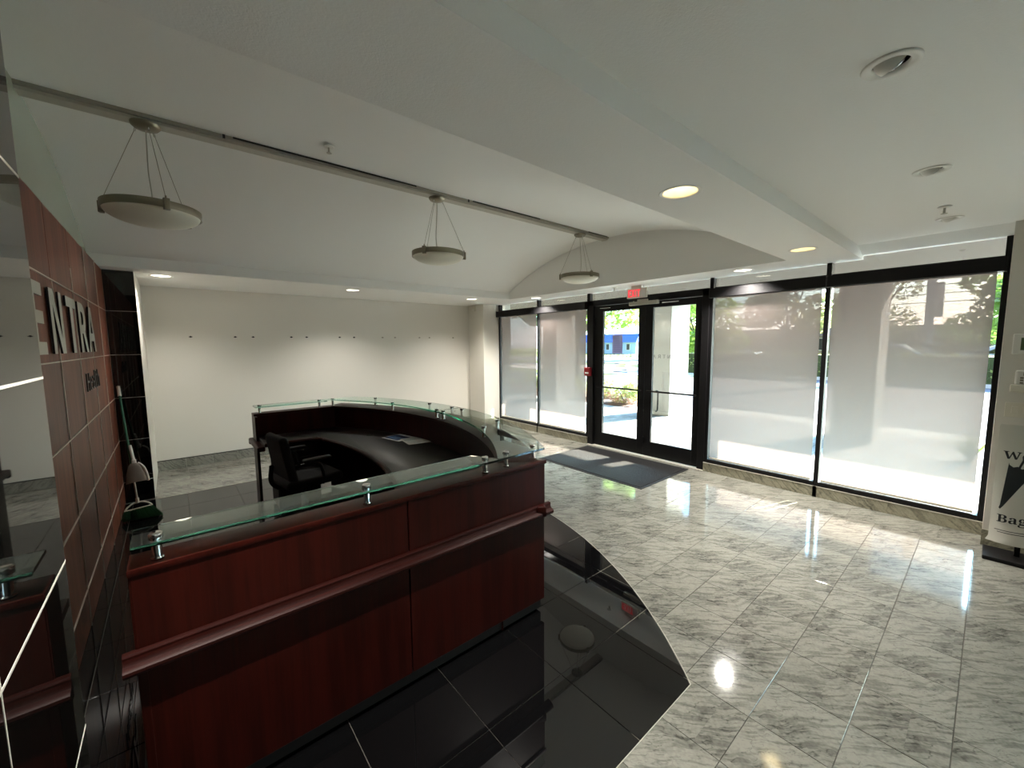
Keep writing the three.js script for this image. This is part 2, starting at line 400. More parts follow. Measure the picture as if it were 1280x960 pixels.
// ------------------------------------------------------------------ walls
{
  // back wall with marble baseboard
  const w = struct('wall_back');
  part('wall_plaster', bx(-1.2, XW + 0.2, 0, 3.4, ZB - 0.2, ZB), M.wall, w);
  const base = struct('baseboard_back');
  const q = rnd(11);
  for (let x = XP; x < 4.85; x += 0.3048) {
    const g = slab(rect(x + 0.0008, Math.min(x + 0.3048, 4.86) - 0.0008, -0.128, -0.001), 0, 0.012, 0.001, q(), q());
    g.applyMatrix4(FACE_Z); g.translate(0, 0, ZB);
    part('baseboard_tile', g, M.marble, base);
  }
  part('metal_edge', bx(XP, 4.86, 0.129, 0.136, ZB, ZB + 0.014), M.frame, base);

  // brick-side feature wall: wood panels between granite piers
  const L = struct('wall_left');
  part('wall_core', bx(-1.2, XB - 0.012, -0.1, SOF - 0.006, ZP - 0.1, ZN + 0.1), M.jointDim, L);
  part('wall_core_behind', bx(-1.2, -0.6, 2.3, 3.4, ZB - 0.1, ZEND + 0.2), M.paint, L);
  const ys = [0, 0.233, 0.69, 1.147, 1.604, 2.061, SOF - 0.004], zs = [ZP, -5.38, -4.725, -4.07, -3.415, -2.76, -2.105, ZN];
  const woods = [M.wood, M.woodB, M.woodC], pr = rnd(8);
  for (let c = 0; c < zs.length - 1; c++) for (let r = 0; r < ys.length - 1; r++) {
    const g = slab(rect(zs[c] + 0.0036, zs[c + 1] - 0.0036, ys[r] + 0.0036, ys[r + 1] - 0.0036), 0, 0.014, 0.001, pr() * 2, pr() * 2);
    g.applyMatrix4(FACE_X); g.translate(XB - 0.014, 0, 0);
    part('wood_panel', g, woods[(c + (r > 3 ? 0 : 1) + ((pr() * 2) | 0)) % 3], L);
  }
  // slim metal reveal strips stand a little proud of the panels
  for (let r = 1; r < ys.length - 1; r++) part('metal_strip', bx(XB - 0.012, XB + 0.006, ys[r] - 0.003, ys[r] + 0.003, ZP, ZN, 0.001), M.strip, L);
  for (let c = 1; c < zs.length - 1; c++) {
    const top = zs[c] < -4.5 ? SOF - 0.006 : zs[c] < -4 ? 2.22 : 2.058;
    for (let r = 0; r < ys.length - 1; r++) if (ys[r] + 0.01 < top) part('metal_strip', bx(XB - 0.012, XB + 0.0055, ys[r] + 0.003, Math.min(ys[r + 1] - 0.003, top), zs[c] - 0.003, zs[c] + 0.003, 0.001), M.strip, L);
  }
  // far pier: granite facing the room, painted return
  part('pier_core', bx(-1.1, XP - 0.012, -0.1, SOF - 0.001, ZB, ZP - 0.012), M.wall, L);
  part('pier_core', bx(-1.1, XP - 0.012, -0.1, 3.3, ZN + 0.012, ZEND), M.jointDim, L);
  part('pier_return', bx(XP - 0.013, XP, 0, SOF - 0.001, ZB, ZP - 0.02), M.wall, L);
  part('metal_corner', bx(XP - 0.012, XP + 0.001, 0, SOF - 0.002, ZP - 0.02, ZP - 0.002), M.ivory, L);
  part('joint_backing', bx(XB - 0.1, XP - 0.002, 0, SOF - 0.002, ZP - 0.02, ZP - 0.0015), M.joint, L);
  for (let r = 0; r < ys.length - 1; r++) {
    const g = slab(rect(XB + 0.002, XP - 0.001, -ys[r + 1] + 0.0025, -ys[r] - 0.0025), 0, 0.012, 0.001);
    g.applyMatrix4(FACE_Z); g.translate(0, 0, ZP - 0.012);
    part('pier_tile', g, M.pier, L);
  }
  // near pier beside the camera
  const zn = [ZN, -0.965, -0.508, -0.05, 0.41, 0.865, 1.32, 1.78, 2.24, 2.7], yn = [0, 0.231, 0.688, 1.145, 1.61, 2.075, 2.49, 2.95];
  for (let c = 0; c < zn.length - 1; c++) for (let r = 0; r < yn.length - 1; r++) {
    const g = slab(rect(zn[c] + 0.002, zn[c + 1] - 0.002, yn[r] + 0.003, yn[r + 1] - 0.003), 0, 0.012, 0.001);
    g.applyMatrix4(FACE_X); g.translate(XP - 0.012, 0, 0);
    part('pier_tile', g, M.pier, L);
  }
  for (let r = 1; r < yn.length - 1; r++) part('joint_strip', bx(XP - 0.012, XP + 0.0006, yn[r] - 0.003, yn[r] + 0.003, ZN, 2.7), M.joint, L);
  for (let c = 1; c < zn.length - 1; c++) for (let r = 0; r < yn.length - 1; r++) part('joint_strip', bx(XP - 0.012, XP + 0.0006, yn[r] + 0.003, yn[r + 1] - 0.003, zn[c] - 0.002, zn[c] + 0.002), M.joint, L);
  part('pier_end', bx(XB - 0.1, XP - 0.002, 0, 3.2, ZN, ZN + 0.012), M.pier, L);

  // the far end of the window wall: square plaster pillar
  const pil = struct('wall_corner_pillar');
  part('pillar_body', bx(4.88, 5.45, 0, SOF - 0.001, ZB, -6.69, 0.006), M.paint, pil);
  part('pillar_base', bx(4.868, 4.881, 0, 0.13, ZB + 0.02, -6.68), M.marbleDull, pil);
  part('pillar_base', bx(4.868, 5.25, 0, 0.13, -6.69, -6.677), M.marbleDull, pil);
  // pillar right of the glass, and the walls that close the room behind the camera
  const rw = struct('wall_right');
  part('pillar_body', bx(5.03, 5.5, 0, 3.3, 0.035, 1.25), M.wall, rw);
  part('pillar_body', bx(5.03, 5.5, 0, 3.3, 2.65, ZEND), M.wall, rw);
  part('baseboard_tile', bx(5.016, 5.031, 0, 0.13, 0.032, 1.25), M.marbleDull, rw);
  const bk = struct('wall_behind');
  part('wall_plaster', bx(-1.2, 5.5, 0, 3.3, ZEND, ZEND + 0.2), M.paint, bk);
}

// ------------------------------------------------------------------ glazed front
const MULL = [[-6.69, -6.645], [-5.535, -5.49], [-4.345, -4.29], [-2.37, -2.325], [-1.18, -1.138], [0.0, 0.045]];
{
  const bays = [[0, 1], [1, 2], [3, 4], [4, 5]];
  bays.forEach(([a, b], i) => {
    const w = struct('window_' + (i + 1)), z0 = MULL[a][1], z1 = MULL[b][0], top = i < 2 ? SOF : (i === 2 ? SOF : 2.515);
    part('pane', bx(5.335, 5.341, 0.16, 2.3, z0, z1), M.glass, w);
    part('transom_pane', bx(5.335, 5.341, 2.37, top, z0, z1), M.glass, w);
    part('bottom_frame', bx(5.255, 5.38, 0.118, 0.165, z0, z1, 0.003), M.frame, w);
    part('head_frame', bx(5.3, 5.38, 2.3, 2.37, z0, z1, 0.003), M.frame, w);
    part('metal_sill', bx(5.245, 5.258, 0.112, 0.12, z0 - 0.04, z1 + 0.04), M.track, w);
    part('mullion', bx(5.27, 5.345, 0.1, top + 0.02, MULL[a][0], MULL[a][1], 0.003), M.frame, w);
    if (i === 3 || i === 1) part('mullion', bx(5.27, 5.345, 0.1, top + 0.02, MULL[b][0], MULL[b][1], 0.003), M.frame, w);
    // marble curb under the glass
    const q = rnd(20 + i);
    for (let z = z1 + 0.04; z > z0 - 0.04; z -= 0.61) {
      const g = slab(rect(-z, -Math.max(z - 0.609, z0 - 0.04), 0, 0.112), 0, 0.012, 0.001, q(), q());
      g.applyMatrix4(FACE_NX); g.translate(5.262, 0, 0);
      part('curb_tile', g, M.marbleDull, w);
    }
    part('curb_core', bx(5.262, 5.39, -0.1, 0.118, z0 - 0.04, z1 + 0.04), M.grout, w);
  });
  // the glazed front goes on past the pillar, beside and behind the camera
  const w5 = struct('window_5');
  for (const z of [1.25, 2.6]) part('mullion', bx(5.27, 5.345, 0.1, 2.54, z, z + 0.045, 0.003), M.frame, w5);
  part('pane', bx(5.335, 5.341, 0.16, 2.52, 1.29, 2.61), M.glass, w5);
  part('bottom_frame', bx(5.255, 5.38, 0.118, 0.165, 1.25, 2.65, 0.003), M.frame, w5);
  part('head_frame', bx(5.3, 5.38, 2.3, 2.37, 1.25, 2.65, 0.003), M.frame, w5);
  part('curb_core', bx(5.25, 5.39, -0.1, 0.118, 1.25, 2.65), M.marbleDull, w5);
  const out = struct('wall_front');
  part('bulkhead', bx(5.345, 5.6, 2.69, 3.5, -16, 9), M.stucco, out);
  part('outer_wall', bx(5.4, 5.6, -0.1, 3.3, -16, -6.7), M.stucco, out);
  part('outer_wall', bx(5.4, 5.6, -0.1, 3.3, 0.06, 1.24), M.stucco, out);
  part('outer_wall', bx(5.4, 5.6, -0.1, 3.3, 2.64, 9), M.stucco, out);
  part('head_wall', bx(5.331, 5.35, SOF + 0.001, 2.72, -16, ZS), M.stucco, out);
  part('head_wall', bx(5.331, 5.35, 2.521, 2.72, ZS, 9), M.stucco, out);
  // door frame
  const df = struct('trim_1');
  part('jamb', bx(5.255, 5.39, 0, 2.36, -4.29, -4.2, 0.004), M.frame, df);
  part('jamb', bx(5.255, 5.39, 0, 2.36, -2.455, -2.365, 0.004), M.frame, df);
  part('header', bx(5.255, 5.39, 2.275, 2.365, -4.29, -2.365, 0.004), M.frame, df);
  part('transom_pane', bx(5.335, 5.341, 2.365, SOF, -4.29, -2.37), M.glass, df);
  part('threshold', bx(5.22, 5.42, 0, 0.012, -4.29, -2.365, 0.003), M.track, df);
}

// ------------------------------------------------------------------ lettering
const sans = await new FontLoader().loadAsync('fonts/droid/droid_sans_regular.typeface.json');
const bold = await new FontLoader().loadAsync('fonts/droid/droid_sans_bold.typeface.json');
function glyph(ch, font, size, depth) {
  const g = new TextGeometry(ch, { font, size, depth, curveSegments: 5, bevelEnabled: false });
  g.computeBoundingBox();
  const b = g.boundingBox; g.translate(-b.min.x, -b.min.y, 0);
  return [g, b.max.x - b.min.x, b.max.y - b.min.y];
}
// a letter on a plane facing +x: begins at z0 and ends at z1 (z0 > z1)
function letterX(ch, font, x, y, h, z0, z1, depth) {
  const [g, w, hh] = glyph(ch, font, 1, 1);
  g.scale((z0 - z1) / w, h / hh, depth); g.rotateY(Math.PI / 2); g.translate(x, y, z0);
  return g;
}

// ------------------------------------------------------------------ doors
{
  const leaf = (n, zl, zr, gl, gr, handleSide) => {
    const d = struct('door_' + n), X0 = 5.285, X1 = 5.33;
    part('stile', bx(X0, X1, 0.02, 2.27, zl, gl, 0.003), M.frame, d);
    part('stile', bx(X0, X1, 0.02, 2.27, gr, zr, 0.003), M.frame, d);
    part('rail', bx(X0, X1, 2.18, 2.27, gl, gr, 0.003), M.frame, d);
    part('rail', bx(X0, X1, 0.02, 0.235, gl, gr, 0.003), M.frame, d);
    part('pane', bx(5.304, 5.31, 0.23, 2.185, gl - 0.005, gr + 0.005), M.glass, d);
    part('push_bar', [rod([5.255, 0.985, zl + 0.06], [5.255, 0.985, zr - 0.04], 0.013, 10), rod([5.255, 0.985, zl + 0.07], [5.29, 0.985, zl + 0.07], 0.009), rod([5.255, 0.985, zr - 0.05], [5.29, 0.985, zr - 0.05], 0.009)], M.frame, d);
    part('pull_handle', tube([[5.33, 0.99, handleSide], [5.375, 0.98, handleSide], [5.38, 0.9, handleSide], [5.38, 0.78, handleSide], [5.37, 0.7, handleSide], [5.335, 0.69, handleSide]], 0.011, 24, 8), M.frame, d);
    const zA = gr - 0.12, step = 0.075;
    const word = 'AVENTRA', letters = [];
    [...word].forEach((c, i) => letters.push(letterX(c, sans, 5.311, 1.462, 0.05, zA - i * step, zA - i * step - 0.042, 0.001)));
    part('lettering', letters, M.vinyl, d);
    part('hinge', [bx(5.262, 5.29, 0.2, 0.3, zl - 0.004, zl + 0.01), bx(5.262, 5.29, 1.95, 2.05, zl - 0.004, zl + 0.01)], M.frame, d);
    return d;
  };
  const d1 = leaf(1, -4.198, -3.282, -4.03, -3.39, -3.335), d2 = leaf(2, -3.278, -2.457, -3.16, -2.55, -3.11);
  // small print below the lettering of the first door
  const lines = [[1.352, 0.2], [1.325, 0.18], [1.268, 0.24], [1.232, 0.26]].map(([y, w]) => bx(5.311, 5.312, y, y + 0.012, -3.72 - w / 2, -3.72 + w / 2));
  part('small_print', lines, M.vinyl, d1);
}
solid('paper_notice', bx(5.3005, 5.3035, 1.52, 1.81, -3.86, -3.675), phy({ transmission: 0.7, ior: 1.2, map: (() => { const t = paper(128, 192, (c, w, h) => { c.fillStyle = '#a9a4b8'; c.fillRect(0, 0, w, h); c.fillStyle = '#7f7a92'; for (let k = 0; k < 12; k++) c.fillRect(14, 16 + k * 14, 70 + ((k * 37) % 34), 4); }); t.repeat.set(1 / 0.185, 1 / 0.29); t.wrapS = t.wrapT = THREE.RepeatWrapping; t.offset.set(-(-3.86) / 0.185 % 1, -(1.52 / 0.29) % 1); return t; })(), roughness: 0.95 }), 'grey lilac paper notice taped to the glass of a door', 'notice');
{
  const c = thing('door_closer', 'silver door closer box mounted on the black door header', 'door closer', [0, 0, 0]);
  part('body', bx(5.2, 5.255, 2.225, 2.275, -3.51, -3.05, 0.006), M.track, c);
  part('arm', bx(5.215, 5.25, 2.275, 2.305, -3.38, -3.22, 0.004), M.track, c);
  part('arm_pivot', cyl(0.012, 0.03, 5.235, 2.255, -3.45), M.track, c);
  const c2 = thing('hold_open_arm', 'thin bright metal arm on the header above the door with the paper notice', 'door arm');
  part('arm', bx(5.235, 5.254, 2.222, 2.232, -4.06, -3.86, 0.003), M.chrome, c2);
  const c3 = thing('hold_open_arm', 'thin bright metal arm on the header above the door without the notice', 'door arm');
  part('arm', bx(5.235, 5.254, 2.225, 2.24, -3.0, -2.76, 0.003), M.chrome, c3);
  // EXIT sign hung from the soffit
  const e = thing('exit_sign', 'white exit sign with red letters hung above the glass doors', 'exit sign');
  part('housing', bx(5.1, 5.14, 2.315, 2.45, -3.475, -3.165, 0.004), M.ivory, e);
  part('canopy', bx(5.09, 5.15, 2.45, SOF, -3.4, -3.24, 0.003), M.ivory, e);
  const face = [];
  [...'EXIT'].forEach((ch, i) => {
    const [g, w, h] = glyph(ch, bold, 1, 1), ws = [0.048, 0.052, 0.017, 0.05], z = [-3.452, -3.397, -3.336, -3.31];
    g.scale(ws[i] / w, 0.1 / h, 0.003); g.rotateY(-Math.PI / 2); g.translate(5.1, 2.333, z[i]);
    face.push(g);
  });
  part('lettering', face, M.exitRed, e);
  part('battery_box', bx(5.096, 5.1, 2.33, 2.435, -3.245, -3.18, 0.002), M.white, e);
  // fire alarm pull station on the mullion left of the doors
  const a = thing('fire_alarm', 'red fire alarm pull station on the black door jamb', 'fire alarm');
  part('body', bx(5.205, 5.256, 1.15, 1.29, -4.345, -4.225, 0.008), M.red, a);
  part('pull_handle', bx(5.196, 5.206, 1.185, 1.21, -4.32, -4.25, 0.003), M.white, a);
  part('cover', bx(5.2, 5.206, 1.24, 1.275, -4.33, -4.24, 0.003), M.red, a);
}

// ------------------------------------------------------------------ roller shades
{
  const mk = (z0, z1, label) => {
    const s = thing('roller_shade', label, 'roller shade', [0, 0, 0]);
    part('fascia', bx(5.185, 5.3, 2.235, 2.345, z0 - 0.0135, z1 + 0.0135, 0.004), M.frame, s);
    part('fabric', new THREE.PlaneGeometry(z1 - z0 - 0.052, 2.07).rotateY(-Math.PI / 2).translate(5.288, 1.205, (z0 + z1 - 0.008) / 2), M.shade, s);
    part('hem_bar', bx(5.282, 5.294, 0.168, 0.192, z0 + 0.022, z1 - 0.03, 0.003), M.ivory, s);
    for (const z of [z0 - 0.019, z1 + 0.013]) part('end_bracket', bx(5.183, 5.302, 2.231, 2.349, z, z + 0.006), M.black, s);
    return s;
  };
  mk(MULL[0][1], MULL[1][0], 'translucent beige roller shade beside the square white corner pillar');
  mk(MULL[1][1], MULL[2][0], 'translucent beige roller shade next to the red fire alarm');
  mk(MULL[3][1], MULL[4][0], 'translucent beige roller shade between the doors and the tall mullion, shop sign showing through');
  mk(MULL[4][1], MULL[5][0], 'translucent beige roller shade beside the umbrella bag stand');
}

// ------------------------------------------------------------------ lamps in the ceiling
function spot(x, y, z, power, size, cone) {
  const l = new THREE.SpotLight(new THREE.Color(1, 0.95, 0.87), power, 0, R(cone), 0.6, 2);
  l.position.set(x, y, z); l.target.position.set(x, 0, z); l.castShadow = true; l.shadow.radius = size;
  l.name = 'downlight_beam';
  scene.add(l, l.target);
}
{
  const labels = [
    'large lit recessed downlight in the lowered soffit above the granite floor corner',
    'lit recessed downlight in the soffit between the big lamp and the window mullion',
    'lit recessed downlight in the soffit close to the near granite pier',
    'lit recessed downlight in the narrow soffit above the window next to the doors',
    'lit recessed downlight in the narrow soffit near the corner pillar',
    'lit recessed downlight over the back wall next to the black pier',
    'lit recessed downlight over the middle of the plain back wall',
    'small lit recessed downlight over the back wall close to the motion sensor'];
  const ring = lathe([[0.086, 0.004], [0.091, -0.002], [0.106, -0.004], [0.11, 0], [0.11, 0.002]]), cone = lathe([[0.088, 0], [0.08, 0.04], [0.064, 0.1], [0.045, 0.14]]), top = lathe([[0, 0.15], [0.05, 0.149], [0.098, 0.09], [0.098, 0.006]]);
  const bulb = lathe([[0.0005, 0.06], [0.026, 0.063], [0.042, 0.075], [0.038, 0.105], [0.02, 0.135]], 28), lens = lathe([[0.0005, -0.001], [0.06, 0], [0.086, 0.004], [0.086, 0.007], [0.0005, 0.007]].reverse(), 40);
  const kinds = {};
  CANS_LIT.forEach(([x, z], i) => {
    const open = z > -1.2, key = open ? 'open' : 'lens';
    if (!kinds[key]) {
      const d = kinds[key] = thing('downlight', labels[i], 'recessed light', [x, SOF, z], 0);
      part('trim_ring', ring, M.white, d); part('housing', top, M.white, d);
      if (open) { part('reflector', cone, M.reflector, d); part('bulb', bulb, M.lampOn, d); } else part('lens', lens, M.lensOn, d);
    } else copyOf(kinds[key], [x, SOF, z], 0, labels[i]);
    spot(x, SOF - 0.02, z, z < -6 ? CAN_POWER * (x < 1 ? 0.22 : 0.42) : x > 5 ? CAN_POWER * 1.15 : x > 4 ? CAN_POWER * 0.9 : CAN_POWER * 0.85, open ? 1 : 2.5, open ? 43 : 66);
  });
  const offLabels = ['largest unlit recessed eyeball lamp in the white ceiling', 'unlit recessed eyeball lamp in the white ceiling, middle of the row of three', 'unlit recessed eyeball lamp in the white ceiling next to the sprinkler'];
  const oRing = lathe([[0.047, 0.008], [0.05, -0.004], [0.074, -0.006], [0.078, -0.001], [0.078, 0.002]]), gap = lathe([[0.0475, 0.007], [0.059, 0.02], [0.059, 0.1], [0, 0.1]]);
  const aim = (g) => { g.rotateZ(R(50)); g.rotateY(R(-40)); g.translate(0, 0.016, 0); return g; };
  const eye = aim(new THREE.SphereGeometry(0.046, 36, 20, 0, Math.PI * 2, 0, Math.PI * 0.63));
  const lampG = aim(lathe([[0.0005, -0.03], [0.02, -0.029], [0.026, -0.02], [0.018, 0.03]], 24));
  let off;
  CANS_OFF.forEach(([x, z], i) => {
    if (!off) {
      off = thing('eyeball_lamp', offLabels[0], 'recessed light', [x, CEIL, z], 0);
      part('trim_ring', oRing, M.white, off); part('housing', gap, M.black, off); part('eyeball', eye, std({ color: '#e6e4dd', roughness: 0.4, side: THREE.DoubleSide }), off); part('lamp', lampG, M.lampOff, off);
    } else copyOf(off, [x, CEIL, z], 0, offLabels[i]);
  });
}

// ------------------------------------------------------------------ sprinklers and sensor
{
  const mk = (x, y, z, label) => {
    const s = thing('sprinkler', label, 'sprinkler', [x, y, z]);
    part('escutcheon', lathe([[0.0005, 0], [0.034, 0], [0.038, -0.004], [0.03, -0.01], [0.0005, -0.012]].reverse()), M.white, s);
    part('stem', cyl(0.007, 0.035, 0, -0.045, 0, 12), M.track, s);
    part('deflector', lathe([[0.0005, -0.052], [0.017, -0.05], [0.018, -0.047], [0.0005, -0.046]]), M.track, s);
  };
  mk(4.09, CEIL, -0.287, 'small white fire sprinkler in the ceiling beside an eyeball lamp');
  mk(0.98, 3.115, -3.2, 'white fire sprinkler on the vaulted ceiling near the metal track');
  mk(5.0, SOF, -3.62, 'small fire sprinkler in the soffit next to the exit sign');
  const m = thing('motion_sensor', 'small ivory motion sensor high on the corner pillar', 'sensor', [4.88, 2.4, -6.97]);
  part('housing', bx(-0.05, 0, -0.045, 0.055, -0.035, 0.035, 0.012), M.ivory, m);
  part('lens', bx(-0.054, -0.048, -0.035, 0.005, -0.025, 0.025, 0.003), M.white, m);
}

// ------------------------------------------------------------------ track with slot diffusers, three pendants
{
  const t = thing('ceiling_track', 'long pale metal track with dark air slots along the vault crown', 'ceiling track');
  part('housing', bx(VX0 - 0.01, 4.74, 3.1, 3.15, -3.645, -3.555, 0.002), M.track, t);
  part('side_channel', bx(VX0 - 0.01, 4.74, 3.118, 3.15, -3.556, -3.535, 0.001), M.trackDim, t);
  for (const [a, b] of [[0.44, 1.84], [2.47, 3.42], [4.3, 4.7]]) part('air_slot', bx(a, b, 3.128, 3.142, -3.537, -3.531), M.black, t);
  for (const x of [0.38, 2.41]) part('coupler', bx(x, x + 0.015, 3.116, 3.148, -3.54, -3.53), M.black, t);

  const drop = 0.54, rr = 0.25;
  const mk = (label, x, turn) => {
    const p = thing('pendant_lamp', label, 'pendant lamp', [x, 3.1, -3.6], turn);
    part('canopy', lathe([[0.078, 0], [0.076, -0.012], [0.062, -0.026], [0.03, -0.034], [0.0005, -0.036]].reverse()), M.nickel, p);
    const band = lathe([[rr - 0.004, -drop - 0.02], [rr + 0.004, -drop - 0.022], [rr + 0.004, -drop + 0.024], [rr - 0.004, -drop + 0.024], [rr - 0.004, -drop - 0.02]], 72);
    part('ring', band, M.nickel, p);
    const bowl = []; for (let i = 0; i <= 16; i++) { const a = i / 16; bowl.push([Math.max(0.0005, (rr - 0.006) * Math.sin(a * Math.PI / 2) ), -drop - 0.012 - 0.078 * (Math.cos(a * Math.PI / 2))]); }
    part('glass_bowl', lathe(bowl, 72), M.bowl, p);
    part('top_plate', lathe([[0.0005, -drop + 0.036], [0.075, -drop + 0.034], [0.085, -drop + 0.024], [0.0005, -drop + 0.022]], 40), M.nickel, p);
    part('spider', [0, 1, 2].map((k) => { const a = k * Math.PI * 2 / 3; return rod([0, -drop + 0.027, 0], [rr * Math.cos(a), -drop + 0.012, rr * Math.sin(a)], 0.0035, 6); }), M.nickel, p);
    for (let k = 0; k < 3; k++) {
      const a = k * Math.PI * 2 / 3, c = Math.cos(a), s = Math.sin(a);
      const g = bx(-0.012, 0.012, -0.036, 0.034, -0.016, 0.016, 0.003); g.rotateY(-a); g.translate((rr + 0.008) * c, -drop, (rr + 0.008) * s);
      const cl = part('clamp', g, M.nickel, p);
      part('screw', rod([(rr + 0.004) * c, -drop + 0.034, (rr + 0.004) * s], [(rr + 0.004) * c, -drop + 0.05, (rr + 0.004) * s], 0.005, 8), M.nickel, cl);
      part('cable', rod([0.05 * c, -0.026, 0.05 * s], [rr * c, -drop + 0.045, rr * s], 0.0017, 6), M.nickel, p);
      part('cable_stud', rod([0.05 * c, -0.022, 0.05 * s], [0.058 * c, -0.05, 0.058 * s], 0.006, 8), M.chrome, p);
    }
    part('power_cord', tube([[0, -0.03, 0], [0.002, -0.15, 0.004], [0.012, -0.3, 0.01], [0.022, -0.42, 0.006], [0.006, -drop + 0.03, 0]], 0.0034, 40, 6), M.track, p);
    return p;
  };
  mk('dish pendant lamp hung on three wires nearest the wood wall', -0.02, R(-75));
  mk('dish pendant lamp hung on three wires, middle of the row under the vault', 2.09, R(-150));
  mk('dish pendant lamp hung on three wires nearest the exit sign', 4.21, R(15));
}

// ------------------------------------------------------------------ lettering on the wood wall
{
  const s = thing('wall_lettering', 'large grey metal capital letters on the wood panel wall', 'sign');
  const spans = { A0: [-1.93, -2.27], V: [-2.33, -2.66], E: [-2.81, -3.05], N: [-3.215, -3.53], T: [-3.67, -3.99], R: [-4.09, -4.42], A: [-4.46, -4.82] };
  for (const [k, [a, b]] of Object.entries(spans)) part('letter', letterX(k[0], bold, XB + 0.006, 1.65, 0.35, a, b, 0.009), [M.letter, M.letterDark], s);
  const h = thing('wall_lettering', 'small dark word Health under the big letters on the wood wall', 'sign');
  const w = [0.12, 0.09, 0.085, 0.03, 0.06, 0.09], y = [0.13, 0.1, 0.1, 0.14, 0.13, 0.14];
  let z = -4.2;
  [...'Health'].forEach((c, i) => { part('letter', letterX(c, sans, XB + 0.004, 1.365, y[i], z, z - w[i], 0.007), M.letterDark, h); z -= w[i] + 0.035; });
}

// ------------------------------------------------------------------ anchors left in the back wall
{
  const ords = ['first', 'second', 'third', 'fourth', 'fifth', 'sixth', 'seventh', 'eighth', 'ninth', 'tenth', 'eleventh'];
  [0.232, 0.748, 0.972, 1.489, 1.712, 2.23, 2.472, 2.983, 3.223, 3.721, 3.939, 4.482].forEach((x, i) => {
    const g = [cyl(0.012, 0.012, 0, 0, 0, 12), bx(-0.02, 0.02, 0.008, 0.016, -0.004, 0.006, 0.002)].map((q) => q.rotateX(Math.PI / 2));
    const m = solid('wall_anchor', g, i < 7 ? M.rubber : M.nickel, 'small dark wall anchor in the bare back wall, ' + (ords[i] ? ords[i] + ' from the black pier' : 'the one nearest the corner pillar'), 'wall anchor', 'anchors in the back wall');
    m.position.set(x, 1.821, ZB);
  });
}

// ------------------------------------------------------------------ reception desk
const AC = [-0.9, -3.37];
const ringShape = (r0, r1, a0, a1, n = 40) => {
  const p = [];
  for (let i = 0; i <= n; i++) { const a = mix(a0, a1, i / n); p.push(new THREE.Vector2(AC[0] + r1 * Math.cos(a), AC[1] + r1 * Math.sin(a))); }
  for (let i = n; i >= 0; i--) { const a = mix(a0, a1, i / n); p.push(new THREE.Vector2(AC[0] + r0 * Math.cos(a), AC[1] + r0 * Math.sin(a))); }
  return new THREE.Shape(p);
};
